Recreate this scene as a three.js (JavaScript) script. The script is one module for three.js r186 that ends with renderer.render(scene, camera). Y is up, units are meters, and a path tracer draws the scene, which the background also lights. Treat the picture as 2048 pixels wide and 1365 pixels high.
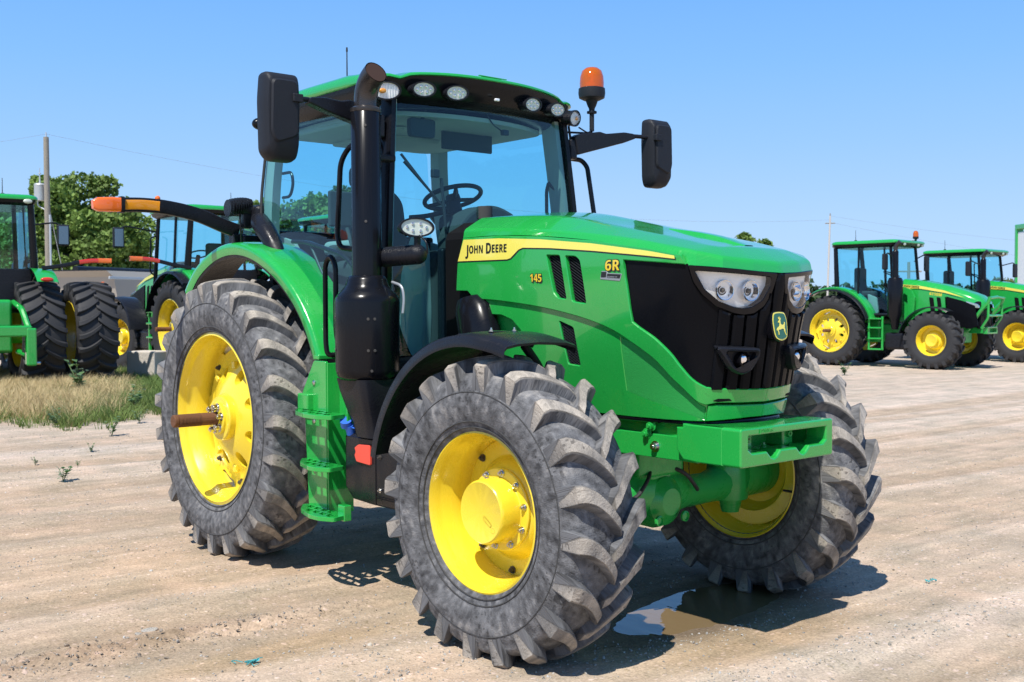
import * as THREE from 'three';
import { mergeGeometries, mergeVertices, toCreasedNormals } from 'three/addons/utils/BufferGeometryUtils.js';
import { RoundedBoxGeometry } from 'three/addons/geometries/RoundedBoxGeometry.js';
import { TextGeometry } from 'three/addons/geometries/TextGeometry.js';
import { FontLoader } from 'three/addons/loaders/FontLoader.js';
import { Brush, Evaluator, SUBTRACTION } from 'three-bvh-csg';

// ---------------------------------------------------------------- camera, sky, sun, exposure
const scene = new THREE.Scene();
const camera = new THREE.PerspectiveCamera(34.62, 1024 / 682, 0.1, 3000);
const EYE = new THREE.Vector3(6.699, 1.631, 4.264);
const AIM = (() => {
  const yaw = THREE.MathUtils.degToRad(-139.595), pitch = THREE.MathUtils.degToRad(-1.963), roll = -0.0032;
  const f = new THREE.Vector3(Math.cos(pitch) * Math.cos(yaw), Math.sin(pitch), Math.cos(pitch) * Math.sin(yaw));
  const r = new THREE.Vector3().crossVectors(f, new THREE.Vector3(0, 1, 0)).normalize();
  const u = new THREE.Vector3().crossVectors(r, f);
  const r2 = r.clone().multiplyScalar(Math.cos(roll)).addScaledVector(u, Math.sin(roll));
  const u2 = u.clone().multiplyScalar(Math.cos(roll)).addScaledVector(r, -Math.sin(roll));
  camera.position.copy(EYE);
  camera.quaternion.setFromRotationMatrix(new THREE.Matrix4().makeBasis(r2, u2, f.clone().negate()));
  return { f, r };
})();
camera.focus = 5.6;
camera.userData.fStop = 7.1;
scene.add(camera);

const renderer = new THREE.WebGLRenderer({ antialias: true });
renderer.toneMapping = THREE.LinearToneMapping;
renderer.toneMappingExposure = 1.2;
renderer.shadowMap.enabled = true;

{ // clear summer sky: pale at the horizon, deeper blue overhead
  const w = 64, h = 512, d = new Float32Array(w * h * 4);
  const stops = [[0, .46, .635, .86], [4, .39, .59, .86], [8, .29, .52, .86], [12, .215, .46, .86], [16, .165, .40, .85], [26, .105, .285, .67], [45, .060, .175, .44], [90, .036, .112, .31]];
  for (let j = 0; j < h; j++) {
    const el = Math.max(0, ((j + .5) / h - .5) * 180);
    let k = 0; while (k < stops.length - 2 && el > stops[k + 1][0]) k++;
    const a = stops[k], b = stops[k + 1], t = Math.min(1, (el - a[0]) / (b[0] - a[0]));
    for (let i = 0; i < w; i++) { const o = (j * w + i) * 4; for (let c = 0; c < 3; c++) d[o + c] = a[c + 1] + (b[c + 1] - a[c + 1]) * t; d[o + 3] = 1; }
  }
  const sky = new THREE.DataTexture(d, w, h, THREE.RGBAFormat, THREE.FloatType);
  sky.mapping = THREE.EquirectangularReflectionMapping; sky.magFilter = THREE.LinearFilter; sky.minFilter = THREE.LinearFilter; sky.needsUpdate = true;
  scene.background = sky; scene.environment = sky;
}
const sun = new THREE.DirectionalLight(new THREE.Color(1.0, .955, .88), 5.0);
sun.position.set(.27 * 30, 30, .57 * 30); sun.target.position.set(0, 0, 0);
sun.castShadow = true; sun.shadow.mapSize.set(4096, 4096);
Object.assign(sun.shadow.camera, { left: -32, right: 32, top: 32, bottom: -32, near: 1, far: 90 });
scene.add(sun, sun.target);

// ---------------------------------------------------------------- helpers
function rng(seed) { let a = seed >>> 0; return () => { a = (a + 0x6D2B79F5) | 0; let t = Math.imul(a ^ (a >>> 15), 1 | a); t = (t + Math.imul(t ^ (t >>> 7), 61 | t)) ^ t; return ((t ^ (t >>> 14)) >>> 0) / 4294967296; }; }
const V = (x, y, z) => new THREE.Vector3(x, y, z);
const lerp = (a, b, t) => a + (b - a) * t, clamp = (x, a = 0, b = 1) => Math.min(b, Math.max(a, x));
const sstep = (a, b, x) => { const t = clamp((x - a) / (b - a)); return t * t * (3 - 2 * t); };
// value noise, optional period
const PERM = (() => { const r = rng(77), p = [...Array(256).keys()]; for (let i = 255; i > 0; i--) { const j = Math.floor(r() * (i + 1)); [p[i], p[j]] = [p[j], p[i]]; } return Uint8Array.from([...p, ...p]); })();
const HV = (() => { const r = rng(5); return Float32Array.from({ length: 256 }, () => r() * 2 - 1); })();
function vn2(x, y, px = 256, py = 256) {
  let xi = Math.floor(x), yi = Math.floor(y); const fx = x - xi, fy = y - yi;
  const m = (a, b) => ((a % b) + b) % b;
  const x0 = m(xi, px) & 255, x1 = m(xi + 1, px) & 255, y0 = m(yi, py) & 255, y1 = m(yi + 1, py) & 255;
  const u = fx * fx * (3 - 2 * fx), v = fy * fy * (3 - 2 * fy);
  const a = HV[PERM[PERM[x0] + y0]], b = HV[PERM[PERM[x1] + y0]], c = HV[PERM[PERM[x0] + y1]], d = HV[PERM[PERM[x1] + y1]];
  return a + (b - a) * u + (c - a) * v + (a - b - c + d) * u * v;
}
function vn3(x, y, z) { const zi = Math.floor(z), f = z - zi, u = f * f * (3 - 2 * f); return lerp(vn2(x + zi * 17.31, y + zi * 9.77), vn2(x + (zi + 1) * 17.31, y + (zi + 1) * 9.77), u); }
function fbm2(x, y, o = 4, px = 256, py = 256) { let s = 0, a = .5; for (let i = 0; i < o; i++) { s += a * vn2(x, y, px, py); x *= 2; y *= 2; px *= 2; py *= 2; a *= .5; } return s; }
const fbm3 = (x, y, z, o = 3) => { let s = 0, a = .5; for (let i = 0; i < o; i++) { s += a * vn3(x, y, z); x *= 2.03; y *= 2.03; z *= 2.03; a *= .5; } return s; };

const names = {};
const numbered = (n) => { const k = (names[n] = (names[n] ?? -1) + 1); return k ? n + '_' + String(k).padStart(3, '0') : n; };
function part(parent, name, geo, mat) { const m = new THREE.Mesh(Array.isArray(geo) ? mg(geo) : geo, mat); m.name = name; m.castShadow = m.receiveShadow = true; (parent || scene).add(m); return m; }
function group(parent, name) { const g = new THREE.Group(); g.name = name; parent.add(g); return g; }
function thing(name, label, category, pos = [0, 0, 0], turn = 0, grp) { const g = new THREE.Group(); g.name = numbered(name); g.position.set(...pos); g.rotation.y = turn; g.userData = { label, category }; if (grp) g.userData.group = grp; scene.add(g); return g; }
function tag(o, label, category, grp) { o.userData.label = label; o.userData.category = category; if (grp) o.userData.group = grp; return o; }
const kind = (o, k) => { o.userData.kind = k; return o; };
function prep(g) { // plain non-indexed position/normal/uv
  let q = g.index ? g.toNonIndexed() : g;
  if (!q.attributes.normal) q.computeVertexNormals();
  if (!q.attributes.uv) { const p = q.attributes.position, uv = new Float32Array(p.count * 2); for (let i = 0; i < p.count; i++) { uv[2 * i] = p.getX(i) + p.getZ(i) * .7; uv[2 * i + 1] = p.getY(i) + p.getZ(i) * .3; } q.setAttribute('uv', new THREE.BufferAttribute(uv, 2)); }
  for (const k of Object.keys(q.attributes)) if (!['position', 'normal', 'uv', 'color'].includes(k)) q.deleteAttribute(k);
  q.clearGroups?.(); return q;
}
function mg(list) { list = list.flat(9).filter(Boolean).map(prep); const col = list.some((g) => g.attributes.color); if (!col) list.forEach((g) => g.deleteAttribute('color')); return list.length === 1 ? list[0] : mergeGeometries(list); }
function box(w, h, d, x = 0, y = 0, z = 0, r = .008) { r = Math.min(r, w * .49, h * .49, d * .49); return new RoundedBoxGeometry(w, h, d, 2, r).translate(x, y, z); }
const Y = V(0, 1, 0), Zv = V(0, 0, 1), Xv = V(1, 0, 0);
function cyl(p0, p1, r0, r1 = r0, seg = 20, open = false) { const a = V(...p0), b = V(...p1), d = b.clone().sub(a), L = d.length(); return new THREE.CylinderGeometry(r1, r0, L, seg, 1, open).applyQuaternion(new THREE.Quaternion().setFromUnitVectors(Y, d.normalize())).translate((a.x + b.x) / 2, (a.y + b.y) / 2, (a.z + b.z) / 2); }
function roundPath(pts, r = .05, n = 5) { const P = pts.map((p) => V(...p)), out = [P[0]]; for (let i = 1; i < P.length - 1; i++) { const a = P[i - 1].clone().sub(P[i]), b = P[i + 1].clone().sub(P[i]); const q = Math.min(r, a.length() * .45, b.length() * .45); const s = P[i].clone().addScaledVector(a.normalize(), q), e = P[i].clone().addScaledVector(b.normalize(), q); for (let k = 0; k <= n; k++) { const t = k / n; out.push(s.clone().multiplyScalar((1 - t) ** 2).addScaledVector(P[i], 2 * t * (1 - t)).addScaledVector(e, t * t)); } } out.push(P[P.length - 1]); return out; }
function sweep(path, section, capped = true) { // path: Vector3[], section(i, t) -> [[a,b]...] in the frame (side, up); parallel transport
  const n = path.length, T = path.map((p, i) => path[Math.min(n - 1, i + 1)].clone().sub(path[Math.max(0, i - 1)]).normalize());
  let N = Math.abs(T[0].y) < .9 ? V(0, 1, 0) : V(1, 0, 0); N.addScaledVector(T[0], -N.dot(T[0])).normalize();
  const rings = []; for (let i = 0; i < n; i++) { if (i) { const q = new THREE.Quaternion().setFromUnitVectors(T[i - 1], T[i]); N.applyQuaternion(q); N.addScaledVector(T[i], -N.dot(T[i])).normalize(); } const B = V(0, 0, 0).crossVectors(T[i], N); rings.push(section(i, i / (n - 1)).map(([a, b]) => path[i].clone().addScaledVector(B, a).addScaledVector(N, b))); }
  return loft(rings, { closed: true, caps: capped });
}
function tube(pts, r = .012, round = .05, seg = 10) { const path = roundPath(pts, round); const sec = [...Array(seg)].map((_, k) => [Math.cos(k / seg * 6.2832) * r, Math.sin(k / seg * 6.2832) * r]); return sweep(path, () => sec); }
function loft(rings, { closed = false, caps = false, crease = .6, smooth = true } = {}) {
  const n = rings.length, m = rings[0].length, pos = [], idx = [], uv = [];
  rings.forEach((r, i) => r.forEach((p, j) => { pos.push(p.x, p.y, p.z); uv.push(p.x + p.z * .6, p.y + p.z * .4); }));
  for (let i = 0; i < n - 1; i++) for (let j = 0; j < (closed ? m : m - 1); j++) { const a = i * m + j, b = i * m + (j + 1) % m, c = a + m, d = b + m; idx.push(a, b, c, b, d, c); }
  if (caps) for (const [i0, flip] of [[0, 1], [n - 1, 0]]) { const c = V(0, 0, 0); rings[i0].forEach((p) => c.add(p)); c.multiplyScalar(1 / m); const ci = pos.length / 3; pos.push(c.x, c.y, c.z); uv.push(c.x, c.y); for (let j = 0; j < m; j++) { const a = i0 * m + j, b = i0 * m + (j + 1) % m; flip ? idx.push(ci, b, a) : idx.push(ci, a, b); } }
  const g = new THREE.BufferGeometry(); g.setAttribute('position', new THREE.Float32BufferAttribute(pos, 3)); g.setAttribute('uv', new THREE.Float32BufferAttribute(uv, 2)); g.setIndex(idx);
  g.computeVertexNormals(); if (crease < 3) { return toCreasedNormals(g, crease); } return g;
}
function lathe(profile, axis = 'y', pos = [0, 0, 0], seg = 48, crease = .5) { let g = new THREE.LatheGeometry(profile.map(([r, h]) => new THREE.Vector2(Math.max(r, 1e-4), h)), seg); g = toCreasedNormals(g, crease); if (axis === 'z') g.rotateX(Math.PI / 2); if (axis === 'x') g.rotateZ(-Math.PI / 2); return g.translate(...pos); }
function shape(pts, holes = []) { const s = new THREE.Shape(pts.map(([x, y]) => new THREE.Vector2(x, y))); for (const h of holes) s.holes.push(new THREE.Path(h.map(([x, y]) => new THREE.Vector2(x, y)))); return s; }
function ext(pts, depth, bevel = .004, holes = [], curve = 8) { return new THREE.ExtrudeGeometry(pts instanceof THREE.Shape ? pts : shape(pts, holes), { depth, bevelEnabled: bevel > 0, bevelThickness: bevel, bevelSize: bevel, bevelOffset: -bevel, bevelSegments: 2, curveSegments: curve }); }
const ellipse = (cx, cy, rx, ry, n = 28) => [...Array(n)].map((_, k) => [cx + rx * Math.cos(k / n * 6.28319), cy + ry * Math.sin(k / n * 6.28319)]);
const rrect = (x0, y0, x1, y1, r, n = 5) => { const o = []; for (const [cx, cy, a] of [[x1 - r, y1 - r, 0], [x0 + r, y1 - r, 1], [x0 + r, y0 + r, 2], [x1 - r, y0 + r, 3]]) for (let k = 0; k <= n; k++) { const t = (a + k / n) * Math.PI / 2; o.push([cx + r * Math.cos(t), cy + r * Math.sin(t)]); } return o; };
function mirrorZ(g) { g = prep(g.clone()); g.scale(1, 1, -1); for (const k of Object.keys(g.attributes)) { const a = g.attributes[k], s = a.itemSize, A = a.array; for (let i = 0; i < a.count; i += 3) for (let c = 0; c < s; c++) { const t = A[(i + 1) * s + c]; A[(i + 1) * s + c] = A[(i + 2) * s + c]; A[(i + 2) * s + c] = t; } } return g; }
const both = (g) => { const q = prep(g); return [q, mirrorZ(q)]; };
function hexBolt(p, dir, r = .016, h = .018) { const d = V(...dir).normalize(), q = new THREE.Quaternion().setFromUnitVectors(Y, d); return mg([new THREE.CylinderGeometry(r, r, h, 6).translate(0, h / 2 + .004, 0), new THREE.CylinderGeometry(r * 1.45, r * 1.45, .005, 14).translate(0, .0025, 0), new THREE.CylinderGeometry(r * .5, r * .55, .008, 10).translate(0, h + .008, 0)]).applyQuaternion(q).translate(...p); }
const roundPoly = (pts, r = .02, n = 4) => { const out = [], m = pts.length; for (let i = 0; i < m; i++) { const p = pts[i], a = pts[(i + m - 1) % m], b = pts[(i + 1) % m]; const da = Math.hypot(a[0] - p[0], a[1] - p[1]), db = Math.hypot(b[0] - p[0], b[1] - p[1]), q = Math.min(r, da * .45, db * .45); const s = [p[0] + (a[0] - p[0]) / da * q, p[1] + (a[1] - p[1]) / da * q], e = [p[0] + (b[0] - p[0]) / db * q, p[1] + (b[1] - p[1]) / db * q]; for (let k = 0; k <= n; k++) { const t = k / n; out.push([s[0] * (1 - t) ** 2 + p[0] * 2 * t * (1 - t) + e[0] * t * t, s[1] * (1 - t) ** 2 + p[1] * 2 * t * (1 - t) + e[1] * t * t]); } } return out; };
const font = await new FontLoader().loadAsync('fonts/droid/droid_sans_bold.typeface.json');

// ---------------------------------------------------------------- textures and materials
function dataTex(n, fn, srgb = false, rep = 1, m = n) { const d = new Uint8Array(n * m * 4); for (let j = 0; j < m; j++) for (let i = 0; i < n; i++) { const c = fn(i / n, j / m), o = (j * n + i) * 4; for (let k = 0; k < 3; k++) d[o + k] = clamp(Array.isArray(c) ? c[k] : c) * 255; d[o + 3] = 255; } const t = new THREE.DataTexture(d, n, m, THREE.RGBAFormat); t.wrapS = t.wrapT = THREE.RepeatWrapping; t.magFilter = THREE.LinearFilter; t.minFilter = THREE.LinearMipmapLinearFilter; t.generateMipmaps = true; if (srgb) t.colorSpace = THREE.SRGBColorSpace; t.repeat.set(rep, rep); t.needsUpdate = true; return t; }
const C = (r, g, b) => new THREE.Color().setRGB(r, g, b);
const smudge = dataTex(256, (u, v) => .62 + .5 * fbm2(u * 8, v * 8, 5, 8, 8) + .16 * vn2(u * 128, v * 128, 128, 128), false, 1.6);
const fineBump = dataTex(256, (u, v) => .5 + .5 * vn2(u * 128, v * 128, 128, 128), false, 6);
const scuff = dataTex(512, (u, v) => { const a = fbm2(u * 6, v * 6, 6, 6, 6), s = Math.pow(clamp(1 - Math.abs(vn2(u * 10 + v * 60, v * 9 - u * 6, 256, 256)) * 9), 2); const b = fbm2(u * 22 + 3, v * 22, 4, 22, 22); const chip = sstep(.42, .62, vn2(u * 46, v * 46, 46, 46)) * sstep(-.05, .2, fbm2(u * 4 + 9, v * 4, 2, 4, 4)); return (.86 + .20 * a + .26 * b + .34 * s + .18 * vn2(u * 256, v * 256, 256, 256)) * (1 - .5 * chip); }, false, 1.4);
const rubberBump = dataTex(512, (u, v) => .5 - .3 * sstep(.42, .62, vn2(u * 46, v * 46, 46, 46)) + .35 * fbm2(u * 24, v * 24, 4, 24, 24) + .2 * vn2(u * 200, v * 200, 200, 200), false, 1.4);
const paint = (c, o = {}) => new THREE.MeshPhysicalMaterial({ color: c, roughness: .42, roughnessMap: smudge, clearcoat: .9, clearcoatRoughness: .035, ...o });
const M = {
  green: paint(C(.017, .365, .058)),
  greenRough: new THREE.MeshPhysicalMaterial({ color: C(.020, .34, .062), roughness: .62, bumpMap: fineBump, bumpScale: .0012 }),
  castGreen: new THREE.MeshPhysicalMaterial({ color: C(.017, .365, .058), roughness: .55, roughnessMap: smudge, clearcoat: .3, clearcoatRoughness: .3 }),
  yellow: paint(C(.84, .64, .035), { roughness: .45, clearcoat: .55, clearcoatRoughness: .14 }),
  stripe: paint(C(.84, .74, .12), { roughness: .4, clearcoat: .5 }),
  decalYellow: paint(C(.80, .58, .03)),
  decalBlack: new THREE.MeshPhysicalMaterial({ color: C(.012, .012, .014), roughness: .35 }),
  plastic: new THREE.MeshPhysicalMaterial({ color: C(.0125, .0135, .018), roughness: .50, specularIntensity: .45, roughnessMap: smudge, bumpMap: fineBump, bumpScale: .0004 }),
  plasticGrey: new THREE.MeshPhysicalMaterial({ color: C(.018, .020, .026), roughness: .50, specularIntensity: .45, bumpMap: fineBump, bumpScale: .0006 }),
  blackGloss: paint(C(.005, .005, .007), { roughness: .3, specularIntensity: .2, clearcoat: .35, clearcoatRoughness: .08 }),
  blackPaint: paint(C(.007, .0075, .010), { roughness: .42, specularIntensity: .2, clearcoat: .24, clearcoatRoughness: .2 }),
  grille: new THREE.MeshPhysicalMaterial({ color: C(.0055, .006, .008), roughness: .42, specularIntensity: .14, roughnessMap: smudge }),
  mesh: new THREE.MeshPhysicalMaterial({ color: C(.004, .004, .005), roughness: .7, specularIntensity: .3 }),
  rubberSeal: new THREE.MeshPhysicalMaterial({ color: C(.02, .02, .022), roughness: .6 }),
  pipe: new THREE.MeshPhysicalMaterial({ color: C(.055, .050, .050), roughness: .55, metalness: .5, roughnessMap: smudge }),
  pipeIn: new THREE.MeshPhysicalMaterial({ color: C(.04, .018, .012), roughness: .95 }),
  steel: new THREE.MeshPhysicalMaterial({ color: C(.62, .62, .60), roughness: .35, metalness: 1, roughnessMap: smudge }),
  darkSteel: new THREE.MeshPhysicalMaterial({ color: C(.11, .10, .09), roughness: .55, metalness: .6 }),
  chrome: new THREE.MeshPhysicalMaterial({ color: C(.90, .90, .92), roughness: .06, metalness: 1 }),
  satin: new THREE.MeshPhysicalMaterial({ color: C(.92, .93, .94), roughness: .3, metalness: .2 }),
  ledPlate: new THREE.MeshPhysicalMaterial({ color: C(.62, .66, .56), roughness: .35, metalness: .15, clearcoat: 1, clearcoatRoughness: .05 }),
  clear: new THREE.MeshPhysicalMaterial({ color: C(.97, .98, .98), roughness: .03, transmission: 1, thickness: 0, ior: 1.45 }),
  glass: new THREE.MeshPhysicalMaterial({ color: C(.55, .885, .96), roughness: .0, transmission: 1, thickness: 0, ior: 1.5, side: THREE.DoubleSide }),
  amber: new THREE.MeshPhysicalMaterial({ color: C(.85, .20, .01), roughness: .08, transmission: .55, thickness: 0, ior: 1.45, clearcoat: .6 }),
  amberReflector: paint(C(.80, .30, .01), { roughness: .35 }),
  redLens: new THREE.MeshPhysicalMaterial({ color: C(.62, .03, .012), roughness: .15, clearcoat: .8 }),
  orangeLens: new THREE.MeshPhysicalMaterial({ color: C(.85, .16, .015), roughness: .2, clearcoat: .7 }),
  redLid: new THREE.MeshPhysicalMaterial({ color: C(.80, .085, .05), roughness: .45 }),
  blueCap: new THREE.MeshPhysicalMaterial({ color: C(.03, .14, .62), roughness: .4 }),
  rust: new THREE.MeshPhysicalMaterial({ color: C(.17, .075, .035), roughness: .8, bumpMap: rubberBump, bumpScale: .003, metalness: .2 }),
  trim: new THREE.MeshPhysicalMaterial({ color: C(.34, .36, .31), roughness: .75 }),
  liner: new THREE.MeshPhysicalMaterial({ color: C(.42, .40, .34), roughness: .9 }),
  seat: new THREE.MeshPhysicalMaterial({ color: C(.05, .052, .05), roughness: .9 }),
  emblemGreen: paint(C(.012, .10, .03), { roughness: .4 }),
  tyre: new THREE.MeshPhysicalMaterial({ vertexColors: true, roughness: .82, map: scuff, bumpMap: rubberBump, bumpScale: .0035 }),
  plateGrey: new THREE.MeshPhysicalMaterial({ color: C(.34, .36, .38), roughness: .4, metalness: .4 }),
};
// ---------------------------------------------------------------- wheels (axis along z, outer side +z)
function tyreGeo({ R, rim, W, n, lug, seed = 1, dirt = 1, flip = false }) {
  const half = [[.365, rim - .012], [.415, rim + .012], [.455, rim + .05], [.497, rim + .40 * (R - rim)], [.492, rim + .62 * (R - rim)], [.462, R - .075], [.425, R - .040], [.30, R - .016], [.15, R - .004], [0, R]];
  const pts = [...half.map(([z, r]) => V(z * W, r, 0)), ...half.slice(0, -1).reverse().map(([z, r]) => V(-z * W, r, 0))];
  const crv = new THREE.CatmullRomCurve3(pts, false, 'centripetal'), NV = 80, NT = 340, prof = crv.getPoints(NV);
  const rAt = (z) => { // carcass radius on the outer branch
    const az = Math.abs(z); let best = 1e9, rr = R; for (const p of prof) { if (p.y < rim + .4 * (R - rim)) continue; const d = Math.abs(Math.abs(p.x) - az); if (d < best) { best = d; rr = p.y; } } return rr; };
  const rnd = rng(seed), P = [], UV = [], Cc = [], I = [];
  const rub = [.020, .020, .022], dust = [.235, .238, .248], mud = [.47, .415, .345];
  const col = (x, y, z, top) => {
    const n1 = fbm3(x * 5 + seed, y * 5, z * 5, 4), n2 = fbm3(x * 42, y * 42 + seed, z * 42, 3);
    const tread = sstep(R - .09, R - .02, Math.hypot(x, y)); let d = clamp(.54 + .28 * n1 + .75 * n2 + .10 * tread) * dirt, m = clamp((top ? .92 : .10 * tread) + 1.0 * n2 + .7 * n1 - (top ? .12 : .28)) * dirt;
    return [0, 1, 2].map((k) => lerp(lerp(rub[k], dust[k], d), mud[k], m * (top ? .95 : .7)));
  };
  let arc = 0; const arcs = prof.map((p, i) => (i ? (arc += p.distanceTo(prof[i - 1])) : 0));
  for (let i = 0; i <= NT; i++) { const a = i / NT * 2 * Math.PI; prof.forEach((p, j) => { const x = p.y * Math.cos(a), y = p.y * Math.sin(a), z = p.x; P.push(x, y, z); UV.push(a * R, arcs[j]); Cc.push(...col(x, y, z, false)); }); }
  const m = prof.length; for (let i = 0; i < NT; i++) for (let j = 0; j < m - 1; j++) { const a = i * m + j, b = a + 1, c = a + m, d = c + 1; I.push(a, c, b, b, c, d); }
  const g0 = new THREE.BufferGeometry(); g0.setAttribute('position', new THREE.Float32BufferAttribute(P, 3)); g0.setAttribute('uv', new THREE.Float32BufferAttribute(UV, 2)); g0.setAttribute('color', new THREE.Float32BufferAttribute(Cc, 3)); g0.setIndex(I); g0.computeVertexNormals();
  // bead / sidewall rings
  const rings = [];
  // lugs: centre end leads in the rolling direction (forward = -angle for a wheel rolling to +x)
  const lp = [], lu = [], lc = []; const tri = (a, b, c) => { for (const q of [a, b, c]) { lp.push(q.p.x, q.p.y, q.p.z); lu.push(q.u, q.v); lc.push(...q.c); } };
  for (let s = -1; s <= 1; s += 2) for (let k = 0; k < n; k++) {
    const th0 = (k + (s > 0 ? 0 : .5) + (rnd() - .5) * .06) / n * 2 * Math.PI, N = 10, rows = [], wob = rnd() * 9;
    for (let i = 0; i <= N; i++) {
      const t = i / N, z = s * lerp(-.035 * W, .488 * W, t), lag = .40 * W / R * (1 - Math.pow(1 - t, 1.75));
      const th = th0 + lag * (flip ? -1 : 1), rt = R + lug - .030 * Math.pow(Math.abs(z) / (.5 * W), 2.2) - (i === 0 ? .012 : 0) - (i === N ? .012 : 0), rb = rAt(z) - .012 - (t > .93 ? .05 : 0);
      const hw = lerp(.025, .036, t), bw = hw + lerp(.012, .022, t), wear = .003 * vn2(t * 5 + wob, k * 3.1);
      const mk = (da, r, top) => { const a = th + da / R, p = V(r * Math.cos(a), r * Math.sin(a), z); return { p, u: a * R, v: z + (top ? 0 : .3), c: col(p.x, p.y, p.z, top) }; };
      rows.push([mk(-bw, rb, 0), mk(-hw - .004, rt - .007, 0), mk(-hw + .004 + wear, rt, 1), mk(hw - .004 + wear, rt, 1), mk(hw + .004, rt - .007, 0), mk(bw, rb, 0)]);
    }
    for (let i = 0; i < N; i++) for (let j = 0; j < 5; j++) { const [a, b, c, d] = [rows[i][j], rows[i][j + 1], rows[i + 1][j], rows[i + 1][j + 1]]; if (s > 0) { tri(a, b, c); tri(b, d, c); } else { tri(a, c, b); tri(b, c, d); } }
    for (const [r, f] of [[rows[0], s < 0], [rows[N], s > 0]]) for (let j = 1; j < 5; j++) f ? tri(r[0], r[j], r[j + 1]) : tri(r[0], r[j + 1], r[j]);
  }
  let g1 = new THREE.BufferGeometry(); g1.setAttribute('position', new THREE.Float32BufferAttribute(lp, 3)); g1.setAttribute('uv', new THREE.Float32BufferAttribute(lu, 2)); g1.setAttribute('color', new THREE.Float32BufferAttribute(lc, 3));
  g1.computeVertexNormals(); g1 = toCreasedNormals(g1, .5);
  const mould = [rim + .022, rim + .05, R - .115].map((r) => { const q = new THREE.TorusGeometry(r, .0035, 6, 90).translate(0, 0, r < rim + .03 ? .437 * W : r < rim + .06 ? .458 * W : .490 * W); const c = new Float32Array(q.attributes.position.count * 3).fill(.09); q.setAttribute('color', new THREE.BufferAttribute(c, 3)); return [q, q.clone().translate(0, 0, -2 * (r < rim + .03 ? .437 * W : r < rim + .06 ? .458 * W : .490 * W))]; });
  return mg([g0, g1, ...mould.flat()]);
}
const F = { R: .675, rim: .374, W: .425, n: 20, lug: .050 }, Rr = { R: .868, rim: .551, W: .475, n: 23, lug: .050 };
const tyreF = tyreGeo({ ...F, seed: 3 }), tyreFL = tyreGeo({ ...F, seed: 5, flip: true }), tyreR = tyreGeo({ ...Rr, seed: 7 }), tyreRL = tyreGeo({ ...Rr, seed: 9, flip: true });
function barrel(R, w, well, deep) { // rim barrel profile, outer flange at +w
  return [[R - .030, w - .030], [R - .012, w - .004], [R - .004, w + .002], [R + .004, w - .004], [R + .005, w - .014], [R - .006, w - .012], [R - .014, w - .008], [R - .022, w - .028], [R - .030, w - .055], [R - .034, w - .075], [R - well, w - .11], [R - well - .004, .02], [R - well - .004, -.05], [R - .036, -.10], [R - .03, -w + .05], [R - .022, -w + .028], [R - .004, -w + .008], [R + .004, -w], [R - .002, -w - .004]];
}
const rimF = lathe(barrel(.382, .180, .055).slice(4), 'z', [0, 0, 0], 72, .7), rimR = lathe(barrel(.559, .212, .065).slice(4), 'z', [0, 0, 0], 84, .7);
const discF = (() => { // scalloped wheel disc on eight lugs
  const pts = []; for (let k = 0; k < 96; k++) { const a = k / 96 * 6.28319, q = Math.cos(a * 8), r = .325 + 0 * q; pts.push([r * Math.cos(a), r * Math.sin(a)]); }
  const ring = ext(shape(pts, [ellipse(0, 0, .245, .245, 40)]), .010, .003).translate(0, 0, -.055);
  return mg([ring, lathe([[.262, -.046], [.246, -.040], [.225, -.010], [.20, .024], [.186, .030], [.150, .032]], 'z', [0, 0, 0], 64, .6), lathe([[.262, -.056], [.246, -.050], [.225, -.02], [.20, .014], [.150, .02]], 'z', [0, 0, 0], 64, .6)]);
})();
const hubF = lathe([[.196, .028], [.196, .040], [.190, .045], [.156, .047], [.152, .052], [.150, .150], [.146, .158], [.140, .163], [.136, .161], [.001, .161]], 'z', [0, 0, 0], 56, .5);
const hubFMark = mg([ext(shape(rrect(-.034, -.011, .034, .011, .0105), [rrect(-.029, -.006, .029, .006, .0055)]), .003, 0).rotateZ(-.6).translate(.045, -.038, .158), new THREE.TorusGeometry(.012, .003, 6, 18).translate(.085, -.072, .159)]);
const spiral = (n, r, z, dir, br, off = 0, h = .018) => [...Array(n)].map((_, k) => { const a = (k + off) / n * 6.28319; return hexBolt([r * Math.cos(a), r * Math.sin(a), z], dir, br, h); });
const discR = (() => {
  const ev = new Evaluator(); ev.attributes = ['position', 'normal', 'uv'];
  const prof = [[.001, .04], [.385, -.005], [.41, .0], [.41, .016], [.385, .018], [.36, .026], [.30, .060], [.22, .098], [.17, .110], [.15, .112], [.001, .112], [.001, .04]];
  let b = new Brush(prep(new THREE.LatheGeometry(prof.map(([r, h]) => new THREE.Vector2(r, h)), 64).rotateX(Math.PI / 2))); b.updateMatrixWorld();
  for (let k = 0; k < 8; k++) { const a = (k + .5) / 8 * 6.28319; const c = new Brush(prep(new THREE.CylinderGeometry(.040, .040, .4, 20).scale(1, 1, 1.35).rotateX(Math.PI / 2).translate(0, .295, 0).rotateZ(a))); c.updateMatrixWorld(); b = ev.evaluate(b, c, SUBTRACTION); b.updateMatrixWorld(); }
  const cast = toCreasedNormals(prep(b.geometry), .5);
  const pts = []; for (let k = 0; k < 96; k++) { const a = k / 96 * 6.28319, q = Math.cos(a * 8), r = q > 0 ? .498 : .462; pts.push([r * Math.cos(a), r * Math.sin(a)]); }
  const ring = ext(shape(pts, [ellipse(0, 0, .39, .39, 48)]), .012, .003).translate(0, 0, -.012);
  const pads = [...Array(8)].map((_, k) => box(.05, .04, .03, .345, 0, .045, .008).rotateZ((k + .5) / 8 * 6.28319 + .39));
  return mg([cast, ring, ...pads]);
})();
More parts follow.
